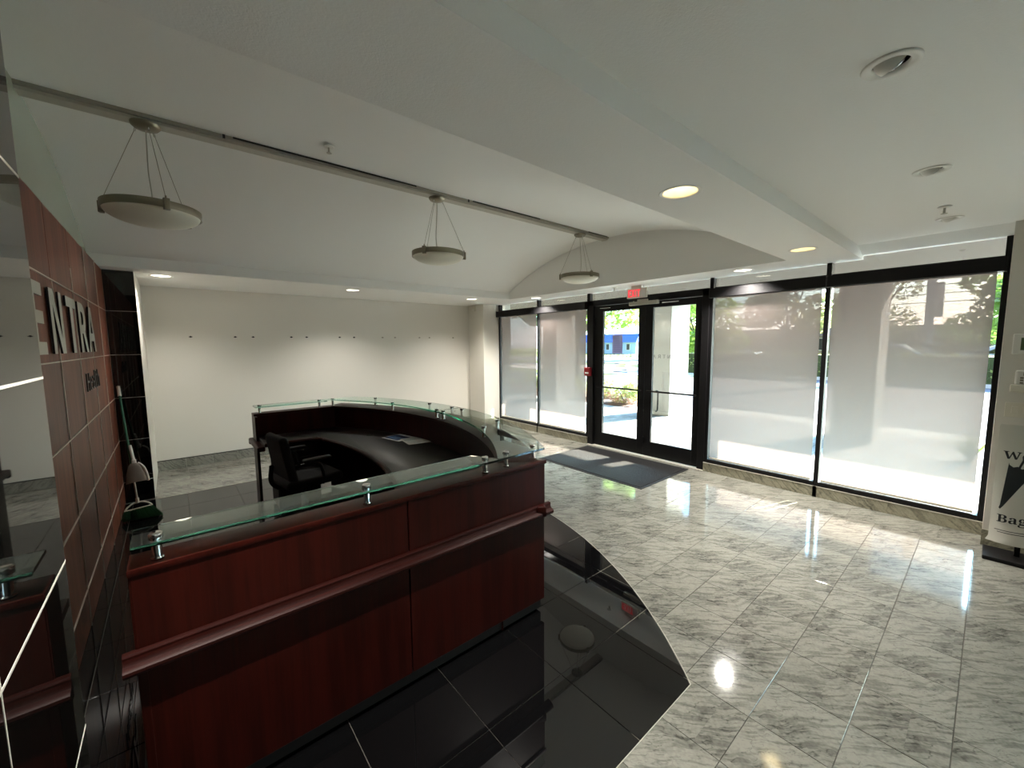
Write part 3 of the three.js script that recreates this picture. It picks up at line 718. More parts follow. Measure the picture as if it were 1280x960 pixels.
// an outline in plan (x, z) pulled up from y0 to y1
function plan(shape, y0, y1, bevel = 0) {
  const g = new THREE.ExtrudeGeometry(shape, { depth: y1 - y0 - 2 * bevel, bevelEnabled: bevel > 0, bevelSize: bevel, bevelThickness: bevel, bevelOffset: -bevel, bevelSegments: 2, curveSegments: 40 });
  g.rotateX(Math.PI / 2); g.translate(0, y1 - bevel, 0);
  return metric(toCreasedNormals(g, 0.5));
}
const poly2 = (pts) => new THREE.Shape(pts.map((p) => new THREE.Vector2(...p)));
{
  const d = thing('reception_desk', 'dark mahogany reception desk with curved glass transaction shelf', 'desk');
  const ZF = -1.72, ZR = -5.02, XR = 1.7, XL = -0.15;
  const R0 = 2.79, R1 = 3.03;
  const aOf = (r, z) => Math.asin((z - AC[1]) / r);
  // front
  for (const [a, b] of [[XL, 0.798], [0.804, XR]]) {
    part('upper_panel', bx(a, b, 0.705, 0.955, ZF - 0.025, ZF, 0.003), M.desk, d);
    part('lower_panel', bx(a, b, 0.085, 0.64, ZF - 0.03, ZF - 0.004, 0.003), M.desk, d);
  }
  part('front_core', bx(XL + 0.01, XR - 0.012, 0.02, 0.95, ZF - 0.1, ZF - 0.026), M.black, d);
  part('toe_kick', bx(XL + 0.02, XR - 0.03, 0, 0.09, ZF - 0.09, ZF - 0.05), M.black, d);
  part('ledge', poly2 && plan(poly2([[XL - 0.005, ZF + 0.008], [XR + 0.006, ZF + 0.008], [XR - 0.2, ZF - 0.235], [1.28, ZF - 0.13], [XL - 0.005, ZF - 0.13]]), 0.955, 0.978, 0.004), M.desk, d);
  // moulding along the front: swept profile
  const prof = new THREE.Shape([[0, 0.632], [0.028, 0.636], [0.042, 0.644], [0.048, 0.655], [0.047, 0.664], [0.04, 0.67], [0.026, 0.674], [0.02, 0.682], [0.018, 0.692], [0.02, 0.7], [0.016, 0.706], [0, 0.708]].map((p) => new THREE.Vector2(...p)));
  const mg = new THREE.ExtrudeGeometry(prof, { depth: XR + 0.035 - (XL - 0.035), bevelEnabled: false });
  mg.rotateY(-Math.PI / 2);          // x = -z(depth), profile x -> z
  mg.translate(XR + 0.035, 0, ZF - 0.004);
  part('moulding', metric(toCreasedNormals(mg, 0.6), 'x'), M.moulding, d);
  part('end_panel', bx(XL - 0.004, XL + 0.02, 0.0, 0.956, ZF - 0.16, ZF - 0.002, 0.003), M.desk, d);
  // curved front: wall, moulding, ledge
  const aF = aOf(R1, ZF), aR = aOf(R1, ZR), aF0 = aOf(R0, ZF - 0.02), aR0 = aOf(R0, ZR + 0.02);
  const n = 6;
  for (let i = 0; i < n; i++) {
    const a = mix(aR, aF, i / n) + 0.001, b = mix(aR, aF, (i + 1) / n) - 0.001;
    part('curved_upper_panel', plan(ringShape(R1 - 0.025, R1, a, b, 14), 0.705, 0.955), M.desk, d);
    part('curved_lower_panel', plan(ringShape(R1 - 0.03, R1 - 0.005, a, b, 14), 0.085, 0.64), M.desk, d);
  }
  part('curved_core', plan(ringShape(R0 + 0.012, R1 - 0.026, aR + 0.01, aF - 0.01), 0.02, 0.95), M.black, d);
  part('curved_inner_panel', plan(ringShape(R0, R0 + 0.012, aR0, aF0), 0.02, 0.955), M.desk, d);
  part('curved_ledge', plan(ringShape(R0 - 0.006, R1 + 0.008, aR0, aF - 0.002), 0.956, 0.979, 0.004), M.desk, d);
  part('curved_moulding', plan(ringShape(R1 - 0.01, R1 + 0.045, aR - 0.01, aF + 0.012), 0.64, 0.708, 0.014), M.desk, d);
  part('curved_toe_kick', plan(ringShape(R1 - 0.09, R1 - 0.05, aR + 0.02, aF - 0.02), 0, 0.09), M.black, d);
  // back return
  part('return_panel', bx(0.95, 1.72, 0.085, 0.955, ZR - 0.02, ZR + 0.005, 0.003), M.desk, d);
  part('return_upper_panel', bx(0.625, 1.5, 0.705, 0.955, ZR - 0.02, ZR + 0.04, 0.003), M.desk, d);
  part('return_inner_panel', bx(0.63, 1.45, 0.74, 0.956, -4.935, -4.915, 0.002), M.desk, d);
  part('return_ledge', bx(0.615, 1.52, 0.956, 0.979, ZR - 0.028, -4.91, 0.004), M.desk, d);
  part('return_moulding', bx(0.575, 1.7, 0.64, 0.708, ZR - 0.06, ZR - 0.012, 0.014), M.desk, d);
  part('end_panel', bx(0.615, 0.64, 0, 0.956, ZR - 0.02, -4.83, 0.003), M.desk, d);
  part('end_moulding', bx(0.575, 0.645, 0.66, 0.708, ZR - 0.05, -4.5, 0.012), M.desk, d);
  // work surface
  const ws = [], edge = [];
  const WC = -2.0, WR = 3.26;
  for (let i = 0; i <= 30; i++) { const z = mix(-4.5, -1.86, i / 30), dz = z + 3.5; const x = WC + Math.sqrt(WR * WR - dz * dz); edge.push([x, z]); }
  edge.unshift([0.64, -4.5]);
  ws.push(...edge);
  for (let i = 0; i <= 24; i++) { const a = mix(aOf(R0, -1.86), aOf(R0, -4.9), i / 24); ws.push([AC[0] + (R0 - 0.002) * Math.cos(a), AC[1] + (R0 - 0.002) * Math.sin(a)]); }
  ws.push([1.3, -4.912], [0.64, -4.912]);
  part('work_surface', plan(poly2(ws), 0.705, 0.738, 0.002), M.deskTop, d);
  part('surface_edge', tube(edge.map(([x, z]) => [x, 0.722, z]).filter((_, i) => i !== 1), 0.021, 90, 10), M.desk, d);
  part('front_counter', bx(XL + 0.03, 1.3, 0.705, 0.738, -2.2, ZF - 0.1, 0.003), M.deskTop, d);
  part('grommet', lathe([[0.012, 0.7385], [0.03, 0.742], [0.032, 0.7385]], 24).translate(1.55, 0, -4.2), M.black, d);
  // drawer pedestal under the return
  part('pedestal', bx(0.74, 1.14, 0.03, 0.703, -4.9, -4.56, 0.003), M.black, d);
  for (let k = 0; k < 3; k++) {
    const y0 = [0.545, 0.395, 0.06][k], y1 = [0.69, 0.538, 0.388][k];
    const dr = part('drawer', bx(0.75, 1.13, y0, y1, -4.56, -4.542, 0.003), M.black, d);
    part('handle', [rod([0.88, (y0 + y1) / 2, -4.52], [0.98, (y0 + y1) / 2, -4.52], 0.005), rod([0.885, (y0 + y1) / 2, -4.543], [0.885, (y0 + y1) / 2, -4.52], 0.004), rod([0.975, (y0 + y1) / 2, -4.543], [0.975, (y0 + y1) / 2, -4.52], 0.004)], M.chrome, dr);
  }
  // glass shelf in four pieces on chrome stand-offs
  const Y0 = 1.045, Y1 = 1.057, G0 = 2.78, G1 = 3.075;
  part('glass_shelf', plan(poly2([[-0.14, -1.695], [1.343, -1.695], [1.262, -1.865], [-0.14, -1.865]]), Y0, Y1), M.deskGlass, d);
  const gF = aOf(G1, -1.71), gR = aOf(G1, -5.03), gM = -0.004;
  const half = (a, b) => { const p = []; for (let i = 0; i <= 30; i++) { const t = mix(a[1], b[1], i / 30); p.push([AC[0] + G1 * Math.cos(t), AC[1] + G1 * Math.sin(t)]); } for (let i = 30; i >= 0; i--) { const t = mix(a[0], b[0], i / 30); p.push([AC[0] + G0 * Math.cos(t), AC[1] + G0 * Math.sin(t)]); } return plan(poly2(p), Y0, Y1); };
  const g0F = aOf(G0, -1.70), g0R = aOf(G0, -5.03);
  part('glass_shelf', half([gM + 0.002, gM + 0.002], [g0F, gF]), M.deskGlass, d);
  part('glass_shelf', half([g0R, gR], [gM - 0.002, gM - 0.002]), M.deskGlass, d);
  part('glass_shelf', plan(poly2([[0.63, -5.045], [1.335, -5.045], [1.335, -4.875], [0.63, -4.875]]), Y0, Y1), M.deskGlass, d);
  const post = [lathe([[0.0005, 0.978], [0.018, 0.978], [0.018, 0.985], [0.0135, 0.988], [0.0135, 1.045]], 20), lathe([[0.0135, 1.057], [0.0195, 1.0575], [0.0195, 1.065], [0.017, 1.068], [0.0005, 1.068]], 20)];
  const pg = merge(post);
  const spots = [[-0.08, -1.755], [0.625, -1.755], [1.28, -1.76], [1.44, -1.775], [1.665, -1.79], [0.68, -4.96], [1.27, -4.96], [1.42, -4.965]];
  for (const [r, as] of [[2.83, [-0.29, -0.022, 0.022, 0.33]], [3.02, [-0.45, -0.16, -0.03, 0.03, 0.26]]]) for (const a of as) spots.push([AC[0] + r * Math.cos(a), AC[1] + r * Math.sin(a)]);
  for (const [x, z] of spots) { const p = part('standoff', pg, M.chrome, d); p.position.set(x, 0, z); }
}

// ------------------------------------------------------------------ papers on the desk
{
  const sheet = (cx, cz, w, h, turn, y, map, label) => {
    const g = new THREE.BoxGeometry(w, 0.0025, h); 
    const m = solid('brochure', g, std({ map, roughness: 0.5 }), label, 'brochure');
    m.position.set(cx, y, cz); m.rotation.y = turn;
  };
  const blue = paper(128, 160, (c, w, h) => { c.fillStyle = '#e9e9ea'; c.fillRect(0, 0, w, h); c.fillStyle = '#2c4a86'; c.fillRect(10, 10, w - 34, h - 36); c.fillStyle = '#5f86bd'; c.fillRect(24, 30, 46, 62); c.fillStyle = '#1d2f58'; c.fillRect(70, 60, 26, 60); });
  const grey = paper(128, 160, (c, w, h) => { c.fillStyle = '#dfdfda'; c.fillRect(0, 0, w, h); c.fillStyle = '#b9bab8'; c.fillRect(8, 10, w - 16, 60); c.fillStyle = '#a2a4a4'; for (let k = 0; k < 8; k++) c.fillRect(12, 84 + k * 8, 60 + ((k * 29) % 40), 3); });
  sheet(1.73, -3.86, 0.22, 0.28, R(12), 0.7406, blue, 'white brochure with a blue cover picture lying on the desk');
  sheet(1.79, -3.62, 0.22, 0.28, R(-8), 0.7432, grey, 'pale grey printed leaflet overlapping the blue brochure');
}

// ------------------------------------------------------------------ office chair
{
  const c = thing('office_chair', 'black fabric office chair standing behind the reception desk', 'chair', [0.88, 0, -4.12], R(8));
  const seat = new RoundedBoxGeometry(0.5, 0.085, 0.5, 5, 0.04); seat.translate(0.03, 0.455, 0);
  part('seat', seat, M.fabric, c);
  // back: curved padded shell facing +x
  const back = new RoundedBoxGeometry(0.07, 0.46, 0.45, 6, 0.034);
  const p = back.attributes.position;
  for (let i = 0; i < p.count; i++) { const y = p.getY(i), z = p.getZ(i); p.setX(i, p.getX(i) + 0.9 * z * z + 0.45 * y * y - 0.16 * y); p.setZ(i, z * (1 - 0.5 * Math.max(0, y))); }
  back.computeVertexNormals(); back.translate(-0.23, 0.66, 0);
  part('backrest', back, M.fabric, c);
  part('back_bracket', tube([[-0.02, 0.4, 0], [-0.2, 0.4, 0], [-0.27, 0.47, 0], [-0.262, 0.62, 0]], 0.02, 24, 8), M.rubber, c);
  for (const s of [-1, 1]) part('armrest', [tube([[0.08, 0.43, s * 0.25], [0.07, 0.5, s * 0.29], [0.04, 0.62, s * 0.29], [-0.03, 0.66, s * 0.285]], 0.015, 24, 8), new RoundedBoxGeometry(0.24, 0.03, 0.07, 3, 0.014).translate(0.02, 0.675, s * 0.285)], M.rubber, c);
  part('gas_lift', [cyl(0.028, 0.2, 0, 0.1, 0), cyl(0.018, 0.14, 0, 0.28, 0)], M.rubber, c);
  for (let k = 0; k < 5; k++) {
    const a = k * Math.PI * 0.4 + 0.3, x = 0.28 * Math.cos(a), z = 0.28 * Math.sin(a);
    const leg = part('leg', tube([[0, 0.12, 0], [x * 0.5, 0.11, z * 0.5], [x, 0.075, z]], 0.02, 12, 8), M.rubber, c);
    const w = new THREE.CylinderGeometry(0.028, 0.028, 0.045, 16); w.rotateZ(Math.PI / 2); w.rotateY(a); w.translate(x, 0.028, z);
    part('caster', w, M.rubber, leg);
  }
}

// ------------------------------------------------------------------ broom with its dustpan, leaning in the corner
{
  const green = std({ color: '#1f5b45', roughness: 0.5 }), bristle = std({ color: '#0f4a26', roughness: 0.9 }), A = [-0.443, 1.276, -5.885], B = [-0.35, 0.172, -5.35];
  const at = (t) => A.map((v, i) => mix(v, B[i], t));
  const b = thing('broom', 'green lobby broom with white bracket leaning in the corner by the black pier', 'broom');
  part('hanging_grip', rod(at(0), at(0.09), 0.0155, 12), M.white, b);
  part('handle', rod(at(0.09), at(0.72), 0.0115, 12), green, b);
  part('lower_pole', rod(at(0.72), at(1), 0.008, 10), M.track, b);
  const q = new THREE.Quaternion().setFromUnitVectors(new THREE.Vector3(0, 1, 0), new THREE.Vector3(...A).sub(new THREE.Vector3(...B)).normalize());
  const place = (g) => { g.applyQuaternion(q); g.translate(...B); return g; };
  part('bracket', [place(cyl(0.014, 0.05, 0, -0.02, 0)), place(tube([[-0.1, -0.075, 0], [-0.085, -0.05, 0], [-0.045, -0.022, 0], [0, -0.012, 0], [0.045, -0.022, 0], [0.085, -0.05, 0], [0.1, -0.075, 0]], 0.008, 30, 8)), place(rod([-0.105, -0.075, 0], [0.105, -0.075, 0], 0.009, 8))], M.ivory, b);
  const br = [], k = rnd(4);
  for (let i = 0; i < 420; i++) {
    const u = k() * 2 - 1, w = (k() - 0.5) * 0.03, len = 0.1 + 0.03 * k() + 0.02 * u;
    br.push(place(rod([u * 0.105, -0.078, w], [u * 0.15 + 0.02, -0.08 - len * 0.85, w * 1.6], 0.0016, 4)));
  }
  const bs = part('bristles', br, bristle, b); bs.userData.kind = 'stuff';
  const dp = thing('dustpan', 'white and grey lobby dustpan clipped to the broom handle', 'dustpan');
  const D = at(0.63), qq = q.clone();
  const pl = (g) => { g.applyQuaternion(qq); g.translate(D[0] + 0.025, D[1], D[2] + 0.035); return g; };
  part('clip_handle', [pl(rod([0, -0.04, 0], [-0.01, 0.13, -0.01], 0.013, 10)), pl(new RoundedBoxGeometry(0.035, 0.05, 0.035, 3, 0.01).translate(0, -0.05, 0))], M.white, dp);
  // hood: curved shell, wider at the bottom
  const hood = [];
  const hv = [], hi = [], nU = 14, nV = 10;
  for (let i = 0; i <= nU; i++) for (let j = 0; j <= nV; j++) {
    const a = (i / nU - 0.5) * Math.PI * 0.95, t = j / nV, w = mix(0.03, 0.085, Math.pow(t, 0.6));
    hv.push(Math.sin(a) * w, -0.07 - 0.2 * t, 0.02 + Math.cos(a) * w * 0.55);
  }
  for (let i = 0; i < nU; i++) for (let j = 0; j < nV; j++) { const a = i * (nV + 1) + j, c = a + nV + 1; hi.push(a, c, a + 1, c, c + 1, a + 1); }
  const hg = new THREE.BufferGeometry(); hg.setAttribute('position', new THREE.Float32BufferAttribute(hv, 3)); hg.setIndex(hi); hg.computeVertexNormals();
  part('hood', pl(hg), std({ color: '#6f675c', roughness: 0.5, side: THREE.DoubleSide }), dp);
  part('rim', pl(tube([[0.03, -0.07, 0.02], [0.063, -0.12, 0.026], [0.08, -0.19, 0.026], [0.086, -0.27, 0.026]], 0.01, 24, 8)), M.white, dp);
}

// ------------------------------------------------------------------ door mat
{
  const m = thing('door_mat', 'dark charcoal carpet mat on the marble in front of the doors', 'mat');
  part('carpet', bx(4.075, 5.13, 0.001, 0.012, -4.185, -2.545, 0.004), M.mat, m);
  part('rubber_border', [bx(4.04, 5.165, 0.0005, 0.006, -4.22, -4.18, 0.002), bx(4.04, 5.165, 0.0005, 0.006, -2.55, -2.51, 0.002), bx(4.04, 4.08, 0.0005, 0.006, -4.2, -2.53, 0.002), bx(5.125, 5.165, 0.0005, 0.006, -4.2, -2.53, 0.002)], M.rubber, m);
}

// ------------------------------------------------------------------ wall devices and the umbrella bag stand
{
  const X = 5.03;
  const t = thing('thermostat', 'white thermostat with green display on the pillar, topmost of the wall devices', 'thermostat');
  part('housing', bx(X - 0.028, X, 1.57, 1.725, 0.085, 0.255, 0.008), M.white, t);
  part('display', bx(X - 0.03, X - 0.027, 1.6, 1.695, 0.125, 0.2, 0.001), std({ color: '#5c6b4c', roughness: 0.2 }), t);
  const k = thing('keypad', 'white alarm keypad with an open flap below the thermostat', 'keypad');
  part('housing', bx(X - 0.03, X, 1.33, 1.445, 0.115, 0.24, 0.014), M.white, k);
  part('display', bx(X - 0.032, X - 0.029, 1.405, 1.432, 0.155, 0.21, 0.001), M.black, k);
  for (let r = 0; r < 3; r++) for (let c = 0; c < 3; c++) part('key', bx(X - 0.034, X - 0.029, 1.343 + r * 0.019, 1.356 + r * 0.019, 0.14 + c * 0.024, 0.157 + c * 0.024, 0.002), M.nickel, k);
  part('flap', bx(X - 0.055, X - 0.03, 1.275, 1.335, 0.095, 0.24, 0.008), M.ivory, k);
  const s = thing('switch_plate', 'ivory double switch plate below the alarm keypad', 'light switch');
  part('plate', bx(X - 0.007, X, 1.075, 1.19, 0.082, 0.24, 0.003), M.ivory, s);
  for (const z of [0.115, 0.175]) part('switch', bx(X - 0.013, X - 0.006, 1.105, 1.16, z, z + 0.032, 0.003), M.ivory, s);
  const st = thing('umbrella_bag_stand', 'black metal stand holding umbrella bags beside the pillar', 'stand');
  part('base_plate', bx(4.69, 4.95, 0.0, 0.03, 0.045, 0.5, 0.006), M.frame, st);
  part('post', bx(4.835, 4.865, 0.03, 1.0, 0.2, 0.23, 0.004), M.frame, st);
  part('top_bar', [rod([4.82, 0.925, 0.12], [4.82, 0.925, 0.4], 0.008), rod([4.82, 0.895, 0.12], [4.82, 0.965, 0.12], 0.006), rod([4.82, 0.895, 0.4], [4.82, 0.965, 0.4], 0.006), rod([4.82, 0.925, 0.215], [4.85, 0.925, 0.215], 0.008)], M.frame, st);
  // the bag: a soft sheet with print
  const tex1 = paper(512, 1024, (c, w, h) => {
    c.fillStyle = '#dcd9cf'; c.fillRect(0, 0, w, h);
    c.fillStyle = '#17181c';
    c.font = 'bold 92px serif'; c.textAlign = 'left'; c.textBaseline = 'alphabetic';
    c.fillText('Wet', 34, 284); c.fillText('Bags', 34, 838);
    // a furled umbrella, handle up, tip down
    c.lineWidth = 13; c.strokeStyle = '#17181c'; c.lineCap = 'round';
    c.beginPath(); c.moveTo(128, 352); c.lineTo(146, 284); c.arc(170, 276, 25, Math.PI * 0.92, Math.PI * 1.95); c.stroke();
    c.beginPath(); c.moveTo(70, 318); for (let i = 0; i <= 6; i++) c.lineTo(74 + i * 22, 336 + (i % 2) * 14 + i * 4); c.lineTo(196, 400); c.lineTo(62, 700); c.lineTo(48, 726); c.lineTo(40, 716); c.lineTo(46, 690); c.closePath(); c.fill();
    c.lineWidth = 5; c.beginPath(); c.moveTo(32, 908); c.lineTo(w - 30, 908); c.moveTo(48, 926); c.lineTo(w - 10, 926); c.stroke();
  });
  const bag = new THREE.PlaneGeometry(0.46, 0.91, 14, 24), p = bag.attributes.position;
  for (let i = 0; i < p.count; i++) {
    const x = p.getX(i), y = p.getY(i);
    p.setZ(i, 0.014 * Math.sin(x * 26 + y * 3) * (0.4 + 0.6 * (0.5 - y)) + 0.01 * Math.sin(y * 9 + x * 11) + 0.012 * sst(0.3, 0.46, -y) );
    if (y < -0.43) p.setX(i, x * 1.06);
  }
  bag.computeVertexNormals(); bag.rotateY(-Math.PI / 2);
  const bg = thing('umbrella_bag', 'white plastic bag printed Wet Bags with a black umbrella, hung on the stand', 'bag', [4.785, 0.585, 0.295]);
  part('front_sheet', bag, phy({ map: tex1, roughness: 0.35, transmission: 0.15, side: THREE.DoubleSide }), bg);
  const rear = bag.clone().translate(0.02, 0.005, 0.004);
  part('rear_sheet', rear, phy({ color: '#dcd9cf', roughness: 0.35, transmission: 0.15, side: THREE.DoubleSide }), bg);
}

// ================================================================== outside
{
  const g = struct('ground');
  part('lawn', bx(9.9, 160, -0.5, -0.1, -120, 90), M.grass, g);
  part('porch_paving', bx(5.25, 10.0, -0.5, -0.02, -18, 9), M.pave, g);
  part('walk', bx(10.0, 10.85, -0.5, -0.03, -18, 20), M.concrete, g);
  part('driveway', bx(10.85, 22.6, -0.5, -0.07, -9.5, 60), M.asphalt, g);
  part('driveway', bx(13.2, 17, -0.5, -0.07, -60, -9.5), M.asphalt, g);
  part('curb', bx(22.6, 22.75, -0.5, 0.06, -9.5, 60), M.concrete, g);
  part('side_walk', bx(19.4, 25.4, -0.5, -0.06, -90, -10.2), M.concrete, g);
  part('street', bx(29.5, 38.9, -0.5, -0.07, -120, -10.2), M.asphalt, g);
  part('parking_lot', bx(25.5, 47, -0.5, -0.06, -9.5, 60), M.asphalt, g);
  part('planting_bed', bx(9.2, 11.2, -0.5, 0.0, -17, -6.1), M.mulch, g);

  const roof = struct('porch_roof');
  part('roof_deck', bx(5.35, 9.75, 2.7, 3.3, -18, 9), M.porchSoffit, roof);
  part('roof_fascia', bx(9.7, 9.8, 2.68, 3.4, -18, 9), M.stucco, roof);
  const cl = ['white square porch column seen through the shade by the umbrella stand', 'white square porch column seen through the glass door', 'white square porch column seen through the shade by the fire alarm', 'white square porch column beyond the corner pillar'];
  [-1.21, -4.77, -8.36].forEach((z, i) => {
    const c = thing('porch_column', cl[i], 'column');
    part('shaft', bx(8.75, 9.6, -0.02, 2.7, z - 0.56, z, 0.008), M.stucco, c);
    part('base_course', bx(8.742, 9.608, -0.02, 0.06, z - 0.568, z + 0.008, 0.004), M.concrete, c);
  });
}
// leaves: n small quads thrown through ellipsoids
function leaves(n, blobs, size, seed) {
  const k = rnd(seed), v = [], nn = [], id = [];
  const N = new THREE.Vector3(), U = new THREE.Vector3(), W = new THREE.Vector3();
  for (let i = 0; i < n; i++) {
    const b = blobs[(k() * blobs.length) | 0], th = k() * Math.PI * 2, ph = Math.acos(2 * k() - 1), r = Math.cbrt(0.25 + 0.75 * k());
    const x = b[0] + b[3] * r * Math.sin(ph) * Math.cos(th), y = b[1] + b[4] * r * Math.cos(ph), z = b[2] + b[5] * r * Math.sin(ph) * Math.sin(th);
    N.set(k() - 0.5, k() * 0.9, k() - 0.5).normalize(); U.set(k() - 0.5, k() - 0.5, k() - 0.5).cross(N).normalize(); W.crossVectors(N, U);
    const s = size * (0.6 + 0.8 * k()), o = v.length / 3;
    for (const [a, c] of [[-1, 0], [0, -0.5], [1, 0], [0, 0.5]]) { v.push(x + (U.x * a + W.x * c) * s, y + (U.y * a + W.y * c) * s, z + (U.z * a + W.z * c) * s); nn.push(N.x, N.y, N.z); }
    id.push(o, o + 1, o + 2, o, o + 2, o + 3);
  }
  const g = new THREE.BufferGeometry();
  g.setAttribute('position', new THREE.Float32BufferAttribute(v, 3)); g.setAttribute('normal', new THREE.Float32BufferAttribute(nn, 3)); g.setIndex(id);
  return g;
}
const GR = { oak: leafMat('#7d9c4a'), lime: leafMat('#8fae4e'), dark: leafMat('#628a5c'), olive: leafMat('#979a68'), hedge: leafMat('#94a254'), shrub: leafMat('#aeb878'), rust: leafMat('#b99680') };
function tree(x, z, h, r, mat, label, seed, bare = 0.35, n = 2600, size = 0.22) {
  const k = rnd(seed), t = thing('tree', label, 'tree', [x, -0.1, z]);
  part('trunk', [new THREE.CylinderGeometry(0.12, 0.22, h * 0.5, 10).translate(0, h * 0.25, 0)], M.bark, t);
  const blobs = [], br = [];
  for (let i = 0; i < 9; i++) {
    const a = k() * 6.28, q = r * (0.25 + 0.6 * k()), y = h * (bare + (0.95 - bare) * k()), bxp = [q * Math.cos(a), y, q * Math.sin(a)];
    blobs.push([...bxp, r * 0.5, h * 0.13, r * 0.5]);
    br.push(tube([[0, h * 0.3, 0], [bxp[0] * 0.5, (y + h * 0.32) / 2 + 0.2, bxp[2] * 0.5], bxp], 0.05, 10, 6));
  }
  part('branches', br, M.bark, t);
  part('foliage', leaves(n, blobs, size, seed + 1), mat, t);
}
{
  tree(15.2, -13.2, 6.5, 3.6, GR.lime, 'bright green tree spreading over the lawn beyond the door with the notice', 101, 0.48, 8000, 0.15);
  tree(29.5, -27, 8, 3.6, GR.dark, 'blue green tree behind the grass strips beyond the door', 102, 0.2, 5000, 0.26);
  tree(27.1, -12.9, 6.2, 2.6, GR.lime, 'bright green tree beside the porch column in the door view', 103, 0.2, 4000, 0.17);
  tree(40, -21.5, 7, 3.8, GR.oak, 'green tree at the hedge end, next to the shop building', 104, 0.15);
  tree(42, -12, 8, 3.6, GR.olive, 'olive brown tree rising before the low shop roof', 105, 0.3, 3000, 0.26);
  tree(58, -27, 7, 5, GR.oak, 'distant green tree under the open sky', 106, 0.2);
  tree(64, -14, 6.8, 5, GR.dark, 'distant dark tree above the shop roof', 107, 0.2);
  tree(38.3, -5.6, 8, 2.4, GR.olive, 'thin airy tree behind the utility pole', 108, 0.35, 1700, 0.18);
  tree(41, 0.9, 9, 3.6, GR.oak, 'dense green tree beyond the parked cars', 109, 0.22, 3400, 0.26);
  tree(31, -48, 9, 5, GR.oak, 'large green tree far along the street', 110, 0.2);
  tree(17, -32, 8, 4, GR.dark, 'dark green tree far along the facade', 111, 0.2);
  tree(14, -22, 6.5, 3.2, GR.olive, 'olive tree seen through the shade by the corner pillar', 112, 0.25);
  tree(72, -56, 10, 6, GR.dark, 'tall dark tree behind the blue roofed house', 113, 0.15);
  // hedge
  const h = thing('hedge', 'long clipped green hedge between driveway and parking lot', 'hedge', [23.5, 0, 0]);
  const hb = []; for (let z = -14; z < 8; z += 0.45) hb.push([0, 0.55, z, 0.75, 0.62, 0.5]);
  part('foliage', leaves(15000, hb, 0.075, 201), GR.hedge, h);
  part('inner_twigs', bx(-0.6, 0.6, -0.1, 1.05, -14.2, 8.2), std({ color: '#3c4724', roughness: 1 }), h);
  // shrubs in the planting bed
  const lab = ['first', 'second', 'third', 'fourth', 'fifth', 'sixth', 'seventh', 'eighth', 'ninth', 'tenth'];
  [[9.72, -6.62], [10.3, -7.75], [10.35, -8.95], [9.9, -10.1], [10.4, -11.2], [9.85, -12.3], [10.4, -13.4], [9.85, -14.5], [10.4, -15.6], [9.9, -16.7]].forEach(([x, z], i) => {
    const s = thing('shrub', 'low yellow green shrub in the planting bed, ' + lab[i] + ' along the facade from the doors', 'shrub', [x, 0, z], i);
    part('foliage', leaves(700, [[0, 0.28, 0, 0.42, 0.26, 0.42], [0.1, 0.36, 0.1, 0.3, 0.24, 0.3]], 0.05, 300 + i), GR.shrub, s);
    part('bronze_leaves', leaves(260, [[0, 0.14, 0, 0.45, 0.14, 0.45]], 0.045, 340 + i), GR.rust, s);
    part('stems', [0, 1, 2, 3].map((q) => rod([0, 0, 0], [0.25 * Math.cos(q * 1.6), 0.35, 0.25 * Math.sin(q * 1.6)], 0.008, 5)), M.bark, s);
  });
  const y = thing('spiky_plant', 'spiky green plant on the porch behind the shade by the umbrella stand', 'plant', [8.55, -0.02, -0.12]);
  const k = rnd(77);
  for (let i = 0; i < 26; i++) {
    const a = k() * 6.28, l = 0.38 + 0.24 * k(), up = 0.35 + 0.6 * k(), g = new THREE.ConeGeometry(0.016, l, 4); g.translate(0, l / 2, 0); g.rotateZ(-(1.25 - up)); g.rotateY(a); g.translate(0, 0.04, 0);
    part('leaf', g, GR.shrub, y);
  }
  part('stem', cyl(0.03, 0.1, 0, 0, 0, 8), M.bark, y);
}
